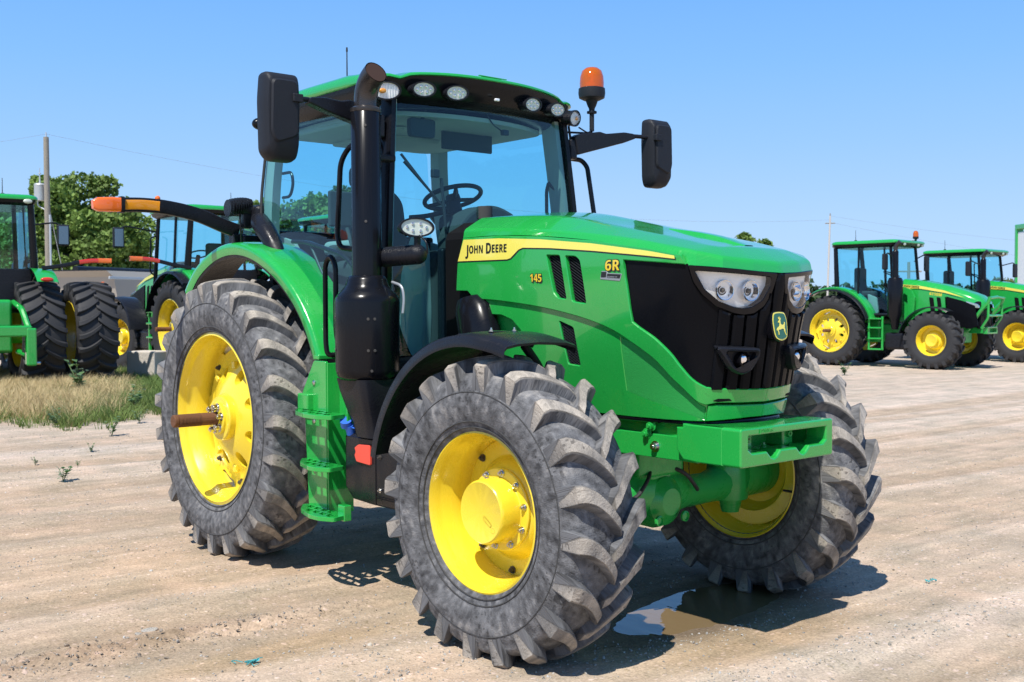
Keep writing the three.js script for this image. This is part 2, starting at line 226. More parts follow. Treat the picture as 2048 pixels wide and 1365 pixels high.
const hubR = lathe([[.15, .108], [.148, .150], [.142, .158], [.108, .162], [.106, .175], [.100, .18], [.045, .18]], 'z', [0, 0, 0], 48, .5);
const axleBar = (() => { const p = [[.041, .05], [.041, .29]]; for (let k = 0; k < 16; k++) { const z = .29 + k * .0095; p.push([.042, z], [.042, z + .005], [.037, z + .0065], [.037, z + .0085]); } p.push([.041, .452], [.041, .470], [.036, .475], [.001, .475]); return lathe(p, 'z', [0, 0, 0], 28, .3); })();
function frontWheel(parent, side, mt = M.tyre, my = M.yellow, detail = true) {
  const w = group(parent, 'wheel'); if (side < 0) w.rotation.y = Math.PI;
  part(w, 'tyre', side > 0 ? tyreF : tyreFL, mt).rotation.z = side * .31; part(w, 'rim', rimF, my); part(w, 'wheel_disc', discF, my); part(w, 'hub', mg([hubF, hubFMark]), my);
  if (detail) { const b = hexBolt([0, 0, 0], [0, 0, 1], .012, .014), d = hexBolt([0, 0, 0], [0, 0, 1], .013, .014); for (let k = 0; k < 10; k++) { const a = (k + .3) / 10 * 6.28319; part(w, 'wheel_nut', b, M.steel).position.set(.174 * Math.cos(a), .174 * Math.sin(a), .045); } for (let k = 0; k < 8; k++) { const a = k / 8 * 6.28319; part(w, 'disc_bolt', d, M.darkSteel).position.set(.300 * Math.cos(a), .300 * Math.sin(a), -.042); } }
  return w;
}
function rearWheel(parent, side, mt = M.tyre, my = M.yellow, detail = true, bar = true) {
  const w = group(parent, 'wheel'); if (side < 0) w.rotation.y = Math.PI;
  part(w, 'tyre', side > 0 ? tyreR : tyreRL, mt).rotation.z = side * .12; part(w, 'rim', rimR, my); part(w, 'wheel_center', discR, my); part(w, 'hub', hubR, my);
  if (bar) part(w, 'axle_bar', axleBar, M.rust);
  if (detail) { const b = hexBolt([0, 0, 0], [0, 0, 1], .019, .03), d = hexBolt([0, 0, 0], [0, 0, 1], .015, .018); for (let k = 0; k < 6; k++) { const a = (k + .2) / 6 * 6.28319; part(w, 'hub_bolt', b, M.steel).position.set(.077 * Math.cos(a), .077 * Math.sin(a), .178); } for (let k = 0; k < 8; k++) { const a = k / 8 * 6.28319; part(w, 'disc_bolt', d, M.darkSteel).position.set(.44 * Math.cos(a), .44 * Math.sin(a), .002); } }
  return w;
}

// ---------------------------------------------------------------- main tractor: hood skin  S(s, y)
const SV = [1.7, 2.6, 3.2, 3.41, 3.55, 3.72, 3.93];
const LV = [[1.05, [[1.7, .37], [2.6, .36], [3.1, .345], [3.315, .33], [3.415, .29], [3.47, .16], [3.495, 0]]],
  [1.22, [[1.7, .40], [2.6, .395], [3.11, .375], [3.34, .35], [3.447, .305], [3.505, .17], [3.535, 0]]],
  [1.50, [[1.7, .425], [2.6, .435], [3.16, .43], [3.39, .40], [3.495, .315], [3.55, .18], [3.578, 0]]],
  [1.80, [[1.7, .435], [2.6, .45], [3.24, .455], [3.45, .445], [3.548, .345], [3.595, .2], [3.622, 0]]],
  [2.05, [[1.7, .43], [2.6, .445], [3.24, .45], [3.45, .44], [3.545, .345], [3.595, .2], [3.622, 0]]]];
function herm(xs, ys, x) { const n = xs.length; let i = 0; while (i < n - 2 && x > xs[i + 1]) i++; const h = xs[i + 1] - xs[i], t = (x - xs[i]) / h; const m = (k) => (k === 0 ? (ys[1] - ys[0]) / (xs[1] - xs[0]) : k === n - 1 ? (ys[n - 1] - ys[n - 2]) / (xs[n - 1] - xs[n - 2]) : (ys[k + 1] - ys[k - 1]) / (xs[k + 1] - xs[k - 1])); const a = m(i) * h, b = m(i + 1) * h; return (2 * t ** 3 - 3 * t * t + 1) * ys[i] + (t ** 3 - 2 * t * t + t) * a + (3 * t * t - 2 * t ** 3) * ys[i + 1] + (t ** 3 - t * t) * b; }
function S0(s, y) { const c = [0, 1].map((k) => herm(LV.map((l) => l[0]), LV.map((l) => herm(SV, l[1].map((p) => p[k]), s)), y)); return V(c[0], y, c[1]); }
function S(s, y, off = 0) { if (s > 3.93) { const q = S(7.86 - s, y, off); q.z *= -1; return q; } const p = S0(s, y); if (off) p.addScaledVector(SN(s, y), off); return p; }
function SN(s, y) { if (s > 3.93) { const q = SN(7.86 - s, y); q.z *= -1; return q; } if (s > 3.9) { const q = SN(3.9, y); q.z *= (3.93 - s) / .03; return q.normalize(); } const e = .004, a = S0(s + e, y).sub(S0(s - e, y)), b = S0(s, y + e).sub(S0(s, y - e)); const n = V(0, 0, 0).crossVectors(a, b); return n.normalize(); }
function mapped(tri2, off, maxE, map = S, nrm = SN, oc = 0) { // tri2: flat list of 2-D triangles -> curved sheet
  const P = [], N = [], U = [];
  const emit = (a, b, c, d) => {
    const L = [Math.hypot(a[0] - b[0], a[1] - b[1]), Math.hypot(b[0] - c[0], b[1] - c[1]), Math.hypot(c[0] - a[0], c[1] - a[1])]; const k = L.indexOf(Math.max(...L));
    if (L[k] > maxE && d < 14) { const [p, q, r] = k === 0 ? [a, b, c] : k === 1 ? [b, c, a] : [c, a, b]; const m = [(p[0] + q[0]) / 2, (p[1] + q[1]) / 2]; emit(p, m, r, d + 1); emit(m, q, r, d + 1); return; }
    for (const v of [a, b, c]) { const o = typeof off === 'function' ? off(v[0], v[1]) : off; const q = map(v[0], v[1], o), n = nrm(v[0], v[1]); P.push(q.x, q.y, q.z); N.push(n.x, n.y, n.z); U.push(v[0], v[1]); }
  };
  for (const t of tri2) emit(t[0], t[1], t[2], 0);
  const g = new THREE.BufferGeometry(); g.setAttribute('position', new THREE.Float32BufferAttribute(P, 3)); g.setAttribute('normal', new THREE.Float32BufferAttribute(N, 3)); g.setAttribute('uv', new THREE.Float32BufferAttribute(U, 2)); return g;
}
function skin(outline, { holes = [], off = 0, thick = .012, maxE = .05, map = S, nrm = SN, bevel = .004 } = {}) {
  const cw = (p) => { let a = 0; for (let i = 0; i < p.length; i++) { const q = p[(i + 1) % p.length]; a += p[i][0] * q[1] - q[0] * p[i][1]; } return a < 0 ? [...p].reverse() : p; };
  outline = cw(outline); holes = holes.map((h) => cw(h));
  const inset = (p, d) => p.map((q, i) => { const a = p[(i + p.length - 1) % p.length], b = p[(i + 1) % p.length]; const t = [b[0] - a[0], b[1] - a[1]], l = Math.hypot(...t) || 1; return [q[0] - t[1] / l * d, q[1] + t[0] / l * d]; });
  const top = inset(outline, bevel), th = holes.map((h) => inset(h, -bevel));
  const v2 = (p) => p.map(([x, y]) => new THREE.Vector2(x, y)); const all = [...top, ...th.flat()];
  const tris = THREE.ShapeUtils.triangulateShape(v2(top), th.map((h) => v2(h))).map((t) => t.map((i) => all[i]));
  const gs = [mapped(tris, off, maxE, map, nrm)];
  const wall = (p, pt, out) => { const pos = [], nor = [], uv = []; for (let i = 0; i < p.length; i++) { const j = (i + 1) % p.length, n = Math.max(1, Math.ceil(Math.hypot(p[j][0] - p[i][0], p[j][1] - p[i][1]) / maxE)); for (let k = 0; k < n; k++) { const L = (A, t) => [lerp(A[i][0], A[j][0], t), lerp(A[i][1], A[j][1], t)]; const a = L(p, k / n), b = L(p, (k + 1) / n), at = L(pt, k / n), bt = L(pt, (k + 1) / n); const q = [[map(...at, off), map(...bt, off), map(...b, off - bevel), map(...a, off - bevel)], [map(...a, off - bevel), map(...b, off - bevel), map(...b, off - thick), map(...a, off - thick)]]; for (const [w, x, y, z] of q) { const nn = V(0, 0, 0).crossVectors(y.clone().sub(w), x.clone().sub(w)).normalize(); for (const v of out > 0 ? [w, y, x, w, z, y] : [w, x, y, w, y, z]) { pos.push(v.x, v.y, v.z); nor.push(nn.x * out, nn.y * out, nn.z * out); uv.push(v.x, v.y); } } } } const g = new THREE.BufferGeometry(); g.setAttribute('position', new THREE.Float32BufferAttribute(pos, 3)); g.setAttribute('normal', new THREE.Float32BufferAttribute(nor, 3)); g.setAttribute('uv', new THREE.Float32BufferAttribute(uv, 2)); return g; };
  gs.push(wall(outline, top, 1)); holes.forEach((h, i) => gs.push(wall(h, th[i], -1)));
  return mg(gs);
}
function skinText(str, s0, y0, size, off, slope = 0, widen = 1, thick = .001) { // lettering laid on the skin, size = cap height
  let g = new TextGeometry(str, { font, size: size, depth: thick, curveSegments: 5, bevelEnabled: false }); g = g.index ? g.toNonIndexed() : g; g.computeBoundingBox(); const bb = g.boundingBox; const p = g.attributes.position;
  for (let i = 0; i < p.count; i++) { const x = (p.getX(i) - bb.min.x) * widen, y = p.getY(i), q = S(s0 + x, y0 + y + slope * x, off + p.getZ(i)); p.setXYZ(i, q.x, q.y, q.z); } g.computeVertexNormals(); g.userData.w = (bb.max.x - bb.min.x) * widen; return g;
}
// ---------------------------------------------------------------- main tractor
const T = thing('tractor', 'large green tractor with black exhaust stack and yellow wheels standing in the foreground', 'tractor');
const STEER = -.0413;
for (const sd of [1, -1]) {
  const fw = frontWheel(T, sd), kp = .75 * sd, dz = .961 * sd - kp; fw.position.set(2.765 - Math.sin(STEER) * dz, .667, kp + Math.cos(STEER) * dz); fw.rotation.y += -STEER;
  const rw = rearWheel(T, sd); rw.position.set(0, .886, .929 * sd);
}
{ // ---- hood
  const st = [[1.78, [.437, 2.004], [.430, 2.050], [.30, 2.125], 2.155], [2.10, [.441, 2.003], [.433, 2.037], [.30, 2.116], 2.150], [2.45, [.448, 1.982], [.436, 2.015], [.30, 2.092], 2.120], [2.80, [.453, 1.946], [.437, 1.979], [.30, 2.028], 2.048], [3.10, [.456, 1.902], [.436, 1.936], [.296, 1.970], 1.982], [3.28, [.455, 1.870], [.433, 1.903], [.292, 1.934], 1.942]];
  const full = st.map(([x, a, b, c, d]) => [V(x, a[1], a[0]), V(x, b[1], b[0]), V(x, c[1], c[0]), V(x, d, 0)]);
  const D = V(3.40, 1.911, 0);
  full.push([V(3.385, 1.846, .452), V(3.37, 1.886, .428), V(3.37, 1.912, .289), V(3.36, 1.922, 0)]);
  full.push([V(3.400, 1.800, .452), V(3.40, 1.880, .426), V(3.39, 1.907, .288), V(3.385, 1.915, 0)]);
  full.push([V(3.478, 1.796, .437), V(3.470, 1.864, .418), V(3.43, 1.898, .284), D.clone()]);
  full.push([V(3.558, 1.785, .345), V(3.553, 1.838, .334), V(3.466, 1.890, .262), D.clone()]);
  full.push([V(3.602, 1.777, .19), V(3.594, 1.826, .185), V(3.476, 1.893, .15), D.clone()]);
  full.push([V(3.628, 1.770, 0), V(3.618, 1.817, 0), V(3.480, 1.895, 0), D.clone()]);
  const rings = []; for (let i = 0; i < full.length; i++) { const q = full[i], f = roundPath(q.map((p) => [p.x, p.y, p.z]), .022, 4); const extra = []; for (let k = 1; k < 5; k++) extra.push(f[f.length - 2].clone().lerp(f[f.length - 1], k / 5)); const r = [...f.slice(0, -1), ...extra, f[f.length - 1]]; const rl = r.slice(0, -1).reverse().map((p) => V(p.x, p.y, -p.z)); // bulge of the top
    rings.push([...r, ...rl]); }
  const dense = []; for (let i = 0; i < rings.length - 1; i++) { const n = i < 5 ? 8 : i < 8 ? 2 : 6; for (let k = 0; k < n; k++) { const t = k / n, cr = (p0, p1, p2, p3) => { const a = p1.clone(), m1 = p2.clone().sub(p0).multiplyScalar(.5), m2 = p3.clone().sub(p1).multiplyScalar(.5); return a.multiplyScalar(2 * t ** 3 - 3 * t * t + 1).addScaledVector(m1, t ** 3 - 2 * t * t + t).addScaledVector(p2, 3 * t * t - 2 * t ** 3).addScaledVector(m2, t ** 3 - t * t); }; const sp = i < 5; dense.push(rings[i].map((p, j) => (sp ? cr(rings[Math.max(0, i - 1)][j], p, rings[i + 1][j], rings[Math.min(i + 2, 5)][j]) : p.clone().lerp(rings[i + 1][j], t)))); } }
  dense.push(rings[rings.length - 1]);
  const g = loft(dense, { crease: 9 }); g.setIndex([...g.index.array]); const gi = g.toNonIndexed();
  const hood = part(T, 'hood', toCreasedNormals(gi, .30), M.green);
  // raised centre rib and the two inset panels beside it
  const yTop = (x) => x < 3.0 ? lerp(2.048, 2.0, (x - 2.8) / .2) : x < 3.28 ? lerp(2.0, 1.942, (x - 3.0) / .28) : lerp(1.942, 1.913, (x - 3.28) / .11);
  const rib = []; for (let k = 0; k <= 10; k++) { const x = lerp(2.98, 3.44, k / 10), y = (x < 3.39 ? yTop(x) : lerp(1.913, 1.902, (x - 3.39) / .05)), w = lerp(.05, .032, k / 10), h = .016 * Math.sin(Math.PI * clamp(.12 + k / 10 * .8)); rib.push([V(x, y - .01, w + .012), V(x, y + h - .002, w), V(x, y + h, w * .6), V(x, y + h, -w * .6), V(x, y + h - .002, -w), V(x, y - .01, -w - .012)]); }
  part(hood, 'hood_rib', loft(rib), M.green);
  // rear bulkhead between hood and cab
  const bs = [[-.41, 1.25], [-.415, 2.0], [-.40, 2.04], [-.28, 2.105], [0, 2.13], [.28, 2.105], [.40, 2.04], [.415, 2.0], [.41, 1.25]];
  part(T, 'bulkhead', ext(bs.map(([z, y]) => [-z, y]), .20, .01).rotateY(Math.PI / 2).translate(1.585, 0, 0), M.mesh);
}
{ // ---- side panels (both sides), measured outlines in (s, y)
  const shut = [[1.791, 2.001], [2.123, 2.000], [2.462, 1.979], [2.83, 1.940], [3.175, 1.888], [3.371, 1.850], [3.393, 1.806]];
  const gr = [[3.03, 1.837], [3.051, 1.753], [3.105, 1.607], [3.132, 1.544], [3.176, 1.52], [3.266, 1.473], [3.346, 1.402], [3.395, 1.341], [3.457, 1.281], [3.527, 1.248], [3.561, 1.243], [3.741, 1.232], [3.93, 1.229]];
  const arcLine = [[3.93, 1.166], [3.717, 1.169], [3.60, 1.172], [3.54, 1.162], [3.481, 1.182], [3.366, 1.272], [3.311, 1.330], [3.257, 1.380], [3.164, 1.432], [2.997, 1.503], [2.766, 1.561], [2.455, 1.612], [2.118, 1.646], [1.899, 1.658], [1.872, 1.673], [1.835, 1.702], [1.727, 1.706], [1.742, 1.858]];
  const vent1 = [[2.511, 1.880], [2.611, 1.875], [2.656, 1.653], [2.593, 1.660], [2.563, 1.686]], vent2 = [[2.651, 1.871], [2.722, 1.866], [2.751, 1.845], [2.801, 1.630], [2.699, 1.642]];
  const smooth = (p, n = 4) => { const o = []; for (let i = 0; i < p.length - 1; i++) { const a = p[Math.max(0, i - 1)], b = p[i], c = p[i + 1], d = p[Math.min(p.length - 1, i + 2)]; for (let k = 0; k < n; k++) { const t = k / n; o.push([0, 1].map((j) => { const m1 = (c[j] - a[j]) / 2, m2 = (d[j] - b[j]) / 2; return (2 * t ** 3 - 3 * t * t + 1) * b[j] + (t ** 3 - 2 * t * t + t) * m1 + (3 * t * t - 2 * t ** 3) * c[j] + (t ** 3 - t * t) * m2; })); } } o.push(p[p.length - 1]); return o; };
  const upper = skin([...shut, ...gr.slice(0, 4), ...smooth(gr.slice(4)), ...arcLine.slice(0, 3), ...smooth(arcLine.slice(3, 14)), ...arcLine.slice(14)], { holes: [roundPoly(vent1, .012), roundPoly(vent2, .012)], off: .016, thick: .026 });
  const lowVent = [[2.577, 1.541], [2.684, 1.508], [2.715, 1.314], [2.618, 1.321]];
  const insert = [[3.042, 1.468], [3.157, 1.424], [3.257, 1.372], [3.366, 1.262], [3.481, 1.172], [3.543, 1.146], [3.541, 1.089], [3.314, 1.083], [3.091, 1.080]];
  const insertS = [...smooth(insert.slice(0, 6)), ...insert.slice(6)];
  const lower = skin([[1.90, 1.70], [2.12, 1.69], [2.455, 1.655], [2.766, 1.60], [3.0, 1.54], [3.17, 1.46], [3.27, 1.41], [3.38, 1.30], [3.49, 1.21], [3.555, 1.18], [3.551, 1.080], [3.09, 1.074], [2.32, 1.08], [2.29, 1.40], [2.262, 1.489], [2.196, 1.543], [2.111, 1.568], [1.91, 1.575]], { holes: [roundPoly(lowVent, .012), insertS], off: 0, thick: .02 });
  const ins = skin(insertS, { off: -.004, thick: .01, bevel: .002 });
  const under = skin([[1.75, 1.66], [2.40, 1.62], [2.40, 1.15], [1.75, 1.15]], { off: -.045, thick: .01 });
  const chin = skin([[3.553, 1.157], [3.60, 1.160], [3.717, 1.156], [3.93, 1.152], [3.93, 1.094], [3.796, 1.093], [3.551, 1.084]], { off: .012, thick: .05 });
  const lipSlot = skin([[3.575, 1.183], [3.60, 1.192], [3.665, 1.190], [3.68, 1.180], [3.60, 1.176]], { off: .0175, thick: .01, bevel: .001 });
  const meshU = skin([[2.46, 1.90], [2.78, 1.88], [2.83, 1.62], [2.53, 1.63]], { off: -.018, thick: .004 }), meshL = skin([[2.55, 1.56], [2.71, 1.53], [2.74, 1.29], [2.59, 1.30]], { off: -.035, thick: .004 });
  const inPoly = (p, x, y) => { let c = false; for (let i = 0, j = p.length - 1; i < p.length; j = i++) if ((p[i][1] > y) !== (p[j][1] > y) && x < (p[j][0] - p[i][0]) * (y - p[i][1]) / (p[j][1] - p[i][1]) + p[i][0]) c = !c; return c; };
  const wires = (poly, off, cross) => { const gs = []; const bb = [Math.min(...poly.map((p) => p[0])), Math.max(...poly.map((p) => p[0])), Math.min(...poly.map((p) => p[1])), Math.max(...poly.map((p) => p[1]))]; for (const dir of cross ? [1, -1] : [1]) for (let c = -1; c < 1; c += .0145) { let run = []; const flush = () => { if (run.length > 1) { const a = run[0], b = run[run.length - 1]; gs.push(cyl(S(...a, off).toArray(), S(...b, off).toArray(), .0022, .0022, 5, true)); } run = []; }; for (let t = 0; t <= 1; t += .02) { const s = lerp(bb[0], bb[1], t), y = (bb[2] + bb[3]) / 2 + c + dir * (s - bb[0]) * -.55; if (inPoly(poly, s, y)) run.push([s, y]); else flush(); } flush(); } return gs; };
  const w1 = wires(vent1, -.004, false), w2 = wires(vent2, -.004, false), w3 = wires(lowVent, -.01, true);
  const edge = [[3.02, 1.845], [3.40, 1.808], [3.432, 1.73], [3.47, 1.675], [3.535, 1.622], [3.60, 1.60], [3.60, 1.24], [3.52, 1.235], [3.44, 1.275], [3.38, 1.33], [3.33, 1.395], [3.255, 1.463], [3.165, 1.51], [3.12, 1.535], [3.09, 1.61], [3.04, 1.755]];
  const sideGrille = skin(edge, { off: .003, thick: .01 });
  const stripe = [[1.799, 1.991], [2.123, 1.984], [2.463, 1.963], [2.83, 1.925], [3.176, 1.874], [3.336, 1.846], [3.341, 1.832], [3.177, 1.851], [2.831, 1.889], [2.543, 1.914], [2.325, 1.925], [2.290, 1.916], [2.255, 1.893], [2.225, 1.874], [2.195, 1.868], [1.749, 1.871]];
  const stripeB = [[1.747, 1.875], [2.19, 1.876], [2.215, 1.88], [2.30, 1.93], [2.34, 1.932], [2.543, 1.92], [2.831, 1.895], [3.177, 1.858], [3.345, 1.838], [3.347, 1.826], [3.177, 1.8445], [2.831, 1.8825], [2.543, 1.9075], [2.33, 1.9185], [2.297, 1.911], [2.262, 1.887], [2.23, 1.867], [2.195, 1.861], [1.744, 1.864]];
  const sgeo = skin(stripe, { off: .0178, thick: .0015, bevel: .0003 }), sb = skin(stripeB, { off: .0171, thick: .001, bevel: .0002 });
  for (const sd of [1, -1]) {
    const Q = (g) => (sd > 0 ? g : mirrorZ(g));
    const up = part(T, 'side_panel', Q(upper), M.green);
    part(up, 'stripe', Q(sgeo), M.stripe); part(up, 'stripe_edge', Q(sb), M.decalBlack);
    part(T, 'lower_side_panel', mg([Q(lower), Q(under)]), M.green); part(T, 'panel_insert', Q(ins), M.greenRough);
    part(T, 'chin_panel', Q(chin), M.green); part(up, 'slot', Q(lipSlot), M.mesh);
    const vg = part(T, 'vent_screen', mg([Q(meshU)]), M.mesh); part(vg, 'vent_mesh', Q(mg(w1)), M.plasticGrey); part(vg, 'vent_mesh', Q(mg(w2)), M.plasticGrey);
    const vl = part(T, 'vent_screen', Q(meshL), M.mesh); part(vl, 'vent_mesh', Q(mg(w3)), M.plasticGrey);
    part(T, 'side_grille', Q(sideGrille), M.grille);
  }
  // lettering on the right side (the left one is out of sight)
  const R1 = T.children.find((c) => c.name === 'side_panel');
  let s = 1.822; const word = []; for (const [t, sz] of [['J', .058], ['OHN', .043], [' ', 0], ['D', .058], ['EERE', .043]]) { if (!sz) { s += .022; continue; } const y0 = sz > .05 && t === 'J' ? 1.906 : 1.913; const g = skinText(t, s, y0 + (s - 1.815) * -.012 - (sz > .05 ? .004 : 0), sz, .0190, -.012, .99); word.push(g); s += g.userData.w + .008; }
  part(R1, 'lettering', mg(word), M.decalBlack);
  const num = (t, s0, y0, sz, slope, wd, dx, out) => { const a = skinText(t, s0, y0, sz, .0187, slope, wd), b = []; for (const [ox, oy] of out) b.push(skinText(t, s0 + ox, y0 + oy, sz, .0175, slope, wd)); part(R1, 'lettering', a, M.decalYellow); part(R1, 'lettering_edge', mg(b), M.decalBlack); };
  const o = .0032; num('145', 2.388, 1.746, .040, -.03, 1.02, 0, [[o, o], [-o, o], [o, -o], [-o, -o], [o * 2, -o * 2]]);
  num('6R', 2.924, 1.790, .050, -.01, 1.12, 0, [[o, o], [-o, o], [o, -o], [-o, -o], [o * 2.2, -o * 2.2]]);
  const pl = part(R1, 'dealer_plate', skin(roundPoly([[2.894, 1.749], [2.900, 1.788], [2.935, 1.787], [2.94, 1.778], [3.030, 1.772], [3.022, 1.738]], .005), { off: .0182, thick: .002, bevel: .0004 }), M.plateGrey);
  part(R1, 'plate_print', mg([skin(rrect(2.899, 1.757, 2.932, 1.784, .003), { off: .0188, thick: .0004, bevel: .0001 }), skin([[2.937, 1.756], [2.939, 1.774], [3.024, 1.769], [3.019, 1.7495]], { off: .0188, thick: .0004, bevel: .0001 })]), M.decalBlack);
  part(R1, 'lettering', mg([skinText('EQUIPMENT LTD.', 2.942, 1.7565, .0058, .0194, -.04, .98)]), M.plateGrey);
  // ---- front grille: backing, upright bars, emblem
  const back = skin([[3.545, 1.60], [3.70, 1.60], [3.86, 1.62], [3.90, 1.77], [3.96, 1.77], [4.00, 1.62], [4.16, 1.60], [4.315, 1.60], [4.315, 1.225], [3.93, 1.215], [3.545, 1.225]], { off: -.008, thick: .01, maxE: .03 });
  const fg = part(T, 'front_grille', back, M.mesh);
  const hlEdge = [[3.412, 1.795], [3.436, 1.726], [3.474, 1.673], [3.537, 1.620], [3.639, 1.589], [3.764, 1.585], [3.830, 1.619], [3.873, 1.673], [3.900, 1.755]];
  const topAt = (s) => { const q = s > 3.93 ? 7.86 - s : s; for (let i = 0; i < hlEdge.length - 1; i++) if (q >= hlEdge[i][0] && q <= hlEdge[i + 1][0]) return lerp(hlEdge[i][1], hlEdge[i + 1][1], (q - hlEdge[i][0]) / (hlEdge[i + 1][0] - hlEdge[i][0])) - .012; return 1.768; };
  const W = .0855; for (let k = -4; k <= 4; k++) { const c = 3.93 + k * W, a = c - W * .39, b = c + W * .39; const n = 4, o = []; for (let i = 0; i <= n; i++) { const s2 = lerp(a, b, i / n); o.push([s2, Math.min(1.768, topAt(s2))]); } if (Math.abs(k) > 0 && Math.abs(k) < 2) o.forEach((p) => { p[1] = Math.min(p[1], 1.74); }); const pts = [...o, [b, 1.232], [a, 1.232]]; part(fg, 'grille_bar', skin(pts, { off: .020, thick: .04, maxE: .04, bevel: .010 }), M.grille); }
  // ---- headlights
  const mir = (p) => p.map(([s2, y]) => [7.86 - s2, y]);
  const bez = [[3.405, 1.803], [3.60, 1.788], [3.905, 1.768], [3.902, 1.752], [3.876, 1.673], [3.832, 1.615], [3.766, 1.582], [3.70, 1.576], [3.637, 1.584], [3.535, 1.616], [3.472, 1.670], [3.433, 1.726]];
  const lens = [[3.437, 1.777], [3.578, 1.767], [3.86, 1.750], [3.858, 1.707], [3.817, 1.646], [3.751, 1.614], [3.69, 1.608], [3.635, 1.614], [3.549, 1.640], [3.484, 1.693]];
  const lensR = roundPoly(lens, .008, 3), bezR = roundPoly(bez, .008, 2);
  for (const sd of [1, -1]) {
    const Q = (g) => (sd > 0 ? g : mirrorZ(g));
    const hl = part(T, 'headlight', Q(skin(bezR, { holes: [lensR], off: .012, thick: .06, maxE: .035, bevel: .003 })), M.blackGloss);
    part(hl, 'reflector', Q(skin(lensR.map(([a, b]) => [lerp(3.66, a, 1.03), lerp(1.69, b, 1.03)]), { off: -.020, thick: .001, maxE: .02, bevel: 0.0001 }) || null), M.satin);
    for (const [c, y, r] of [[3.572, 1.681, .043], [3.738, 1.680, .044]]) { const n = SN(c, y), p = S(c, y, -.034), q = new THREE.Quaternion().setFromUnitVectors(Zv, V(lerp(n.x, 1, .5), 0, lerp(n.z, .1, .5)).normalize()); const bowl = lathe([[.004, -.012], [r * .45, -.008], [r * .75, .008], [r * .95, .030], [r, .040], [r * 1.06, .041], [r * 1.08, .030]], 'z', [0, 0, 0], 32, .4).applyQuaternion(q).translate(p.x, p.y, p.z), bulb = mg([new THREE.SphereGeometry(.012, 14, 10).translate(0, 0, .018), new THREE.TorusGeometry(.020, .003, 6, 24).translate(0, 0, .014)]).applyQuaternion(q).translate(p.x, p.y, p.z); part(hl, 'lamp_bowl', Q(bowl), M.chrome); part(hl, 'bulb', Q(bulb), M.darkSteel); }
    part(hl, 'lens', Q(skin(lensR, { off: .0095, thick: .001, maxE: .03, bevel: .0002 })), M.clear);
    // fog lamp surround
    const so = roundPoly([[3.536, 1.440], [3.795, 1.428], [3.800, 1.395], [3.752, 1.325], [3.690, 1.305], [3.622, 1.330]], .03, 4), si = roundPoly([[3.595, 1.418], [3.770, 1.410], [3.772, 1.392], [3.735, 1.340], [3.690, 1.326], [3.650, 1.343]], .02, 4);
    const fl = part(T, 'fog_light', mg([Q(skin(so, { holes: [si], off: .062, thick: .06, maxE: .03, bevel: .012 })), Q(skin(si.map(([a, b]) => [lerp(3.69, a, 1.05), lerp(1.37, b, 1.05)]), { off: .026, thick: .003, maxE: .04 }))]), M.plastic);
    const p = S(3.690, 1.374, .02); part(fl, 'lamp_ring', Q(lathe([[.036, 0], [.036, .034], [.031, .038], [.028, .03]], 'x', [p.x, p.y, p.z], 28)), M.blackGloss); part(fl, 'lamp_lens', Q(lathe([[.029, .022], [.02, .032], [.01, .037], [.001, .038]], 'x', [p.x, p.y, p.z], 28, 2)), M.chrome);
  }
  // ---- emblem
  const sh = []; const w = .054, h = .064; for (const [x, y] of [[-.80, 1], [-.3, 1.06], [.3, 1.06], [.80, 1], [.98, .55], [1, .2], [.95, -.4], [.80, -.82], [.4, -.98], [0, -1.04], [-.4, -.98], [-.80, -.82], [-.95, -.4], [-1, .2], [-.98, .55]]) sh.push([x * w, y * h]);
  const E0 = new THREE.Matrix4().makeRotationY(Math.PI / 2), tilt = new THREE.Matrix4().makeRotationZ(.145), at = new THREE.Matrix4().makeTranslation(3.585, 1.515, 0), EM = at.multiply(tilt).multiply(E0);
  const em = part(T, 'emblem', ext(roundPoly(sh.map(([a, b]) => [a * 1.10, b * 1.10]), .012), .030, .006).applyMatrix4(EM), M.blackGloss);
  part(em, 'emblem_border', ext(roundPoly(sh, .012), .0015, 0).translate(0, 0, .0365).applyMatrix4(EM), M.stripe);
  part(em, 'emblem_field', ext(roundPoly(sh.map(([a, b]) => [a * .90, b * .91]), .011), .0015, 0).translate(0, 0, .0382).applyMatrix4(EM), M.emblemGreen);
  const deer = [[-.80, -.30], [-.62, -.12], [-.40, -.05], [-.22, .06], [-.18, .22], [-.22, .34], [-.44, .38], [-.40, .47], [-.22, .54], [-.16, .60], [-.30, .70], [-.36, .84], [-.28, .84], [-.20, .74], [-.16, .90], [-.08, .90], [-.10, .72], [-.02, .68], [.06, .80], [.12, .78], [.06, .62], [-.02, .54], [.02, .40], [.02, .22], [.20, .14], [.52, .14], [.66, .22], [.72, .40], [.80, .38], [.76, .16], [.70, .0], [.66, -.14], [.74, -.34], [.70, -.52], [.88, -.86], [.78, -.86], [.56, -.50], [.46, -.26], [.22, -.22], [-.10, -.30], [-.34, -.30], [-.50, -.36], [-.40, -.62], [-.46, -.80], [-.54, -.78], [-.54, -.62], [-.66, -.34], [-.76, -.42]];
  part(em, 'emblem_deer', ext(deer.map(([a, b]) => [a * .042, b * .050]), .0015, 0).translate(0, 0, .0400).applyMatrix4(EM), M.stripe);
}
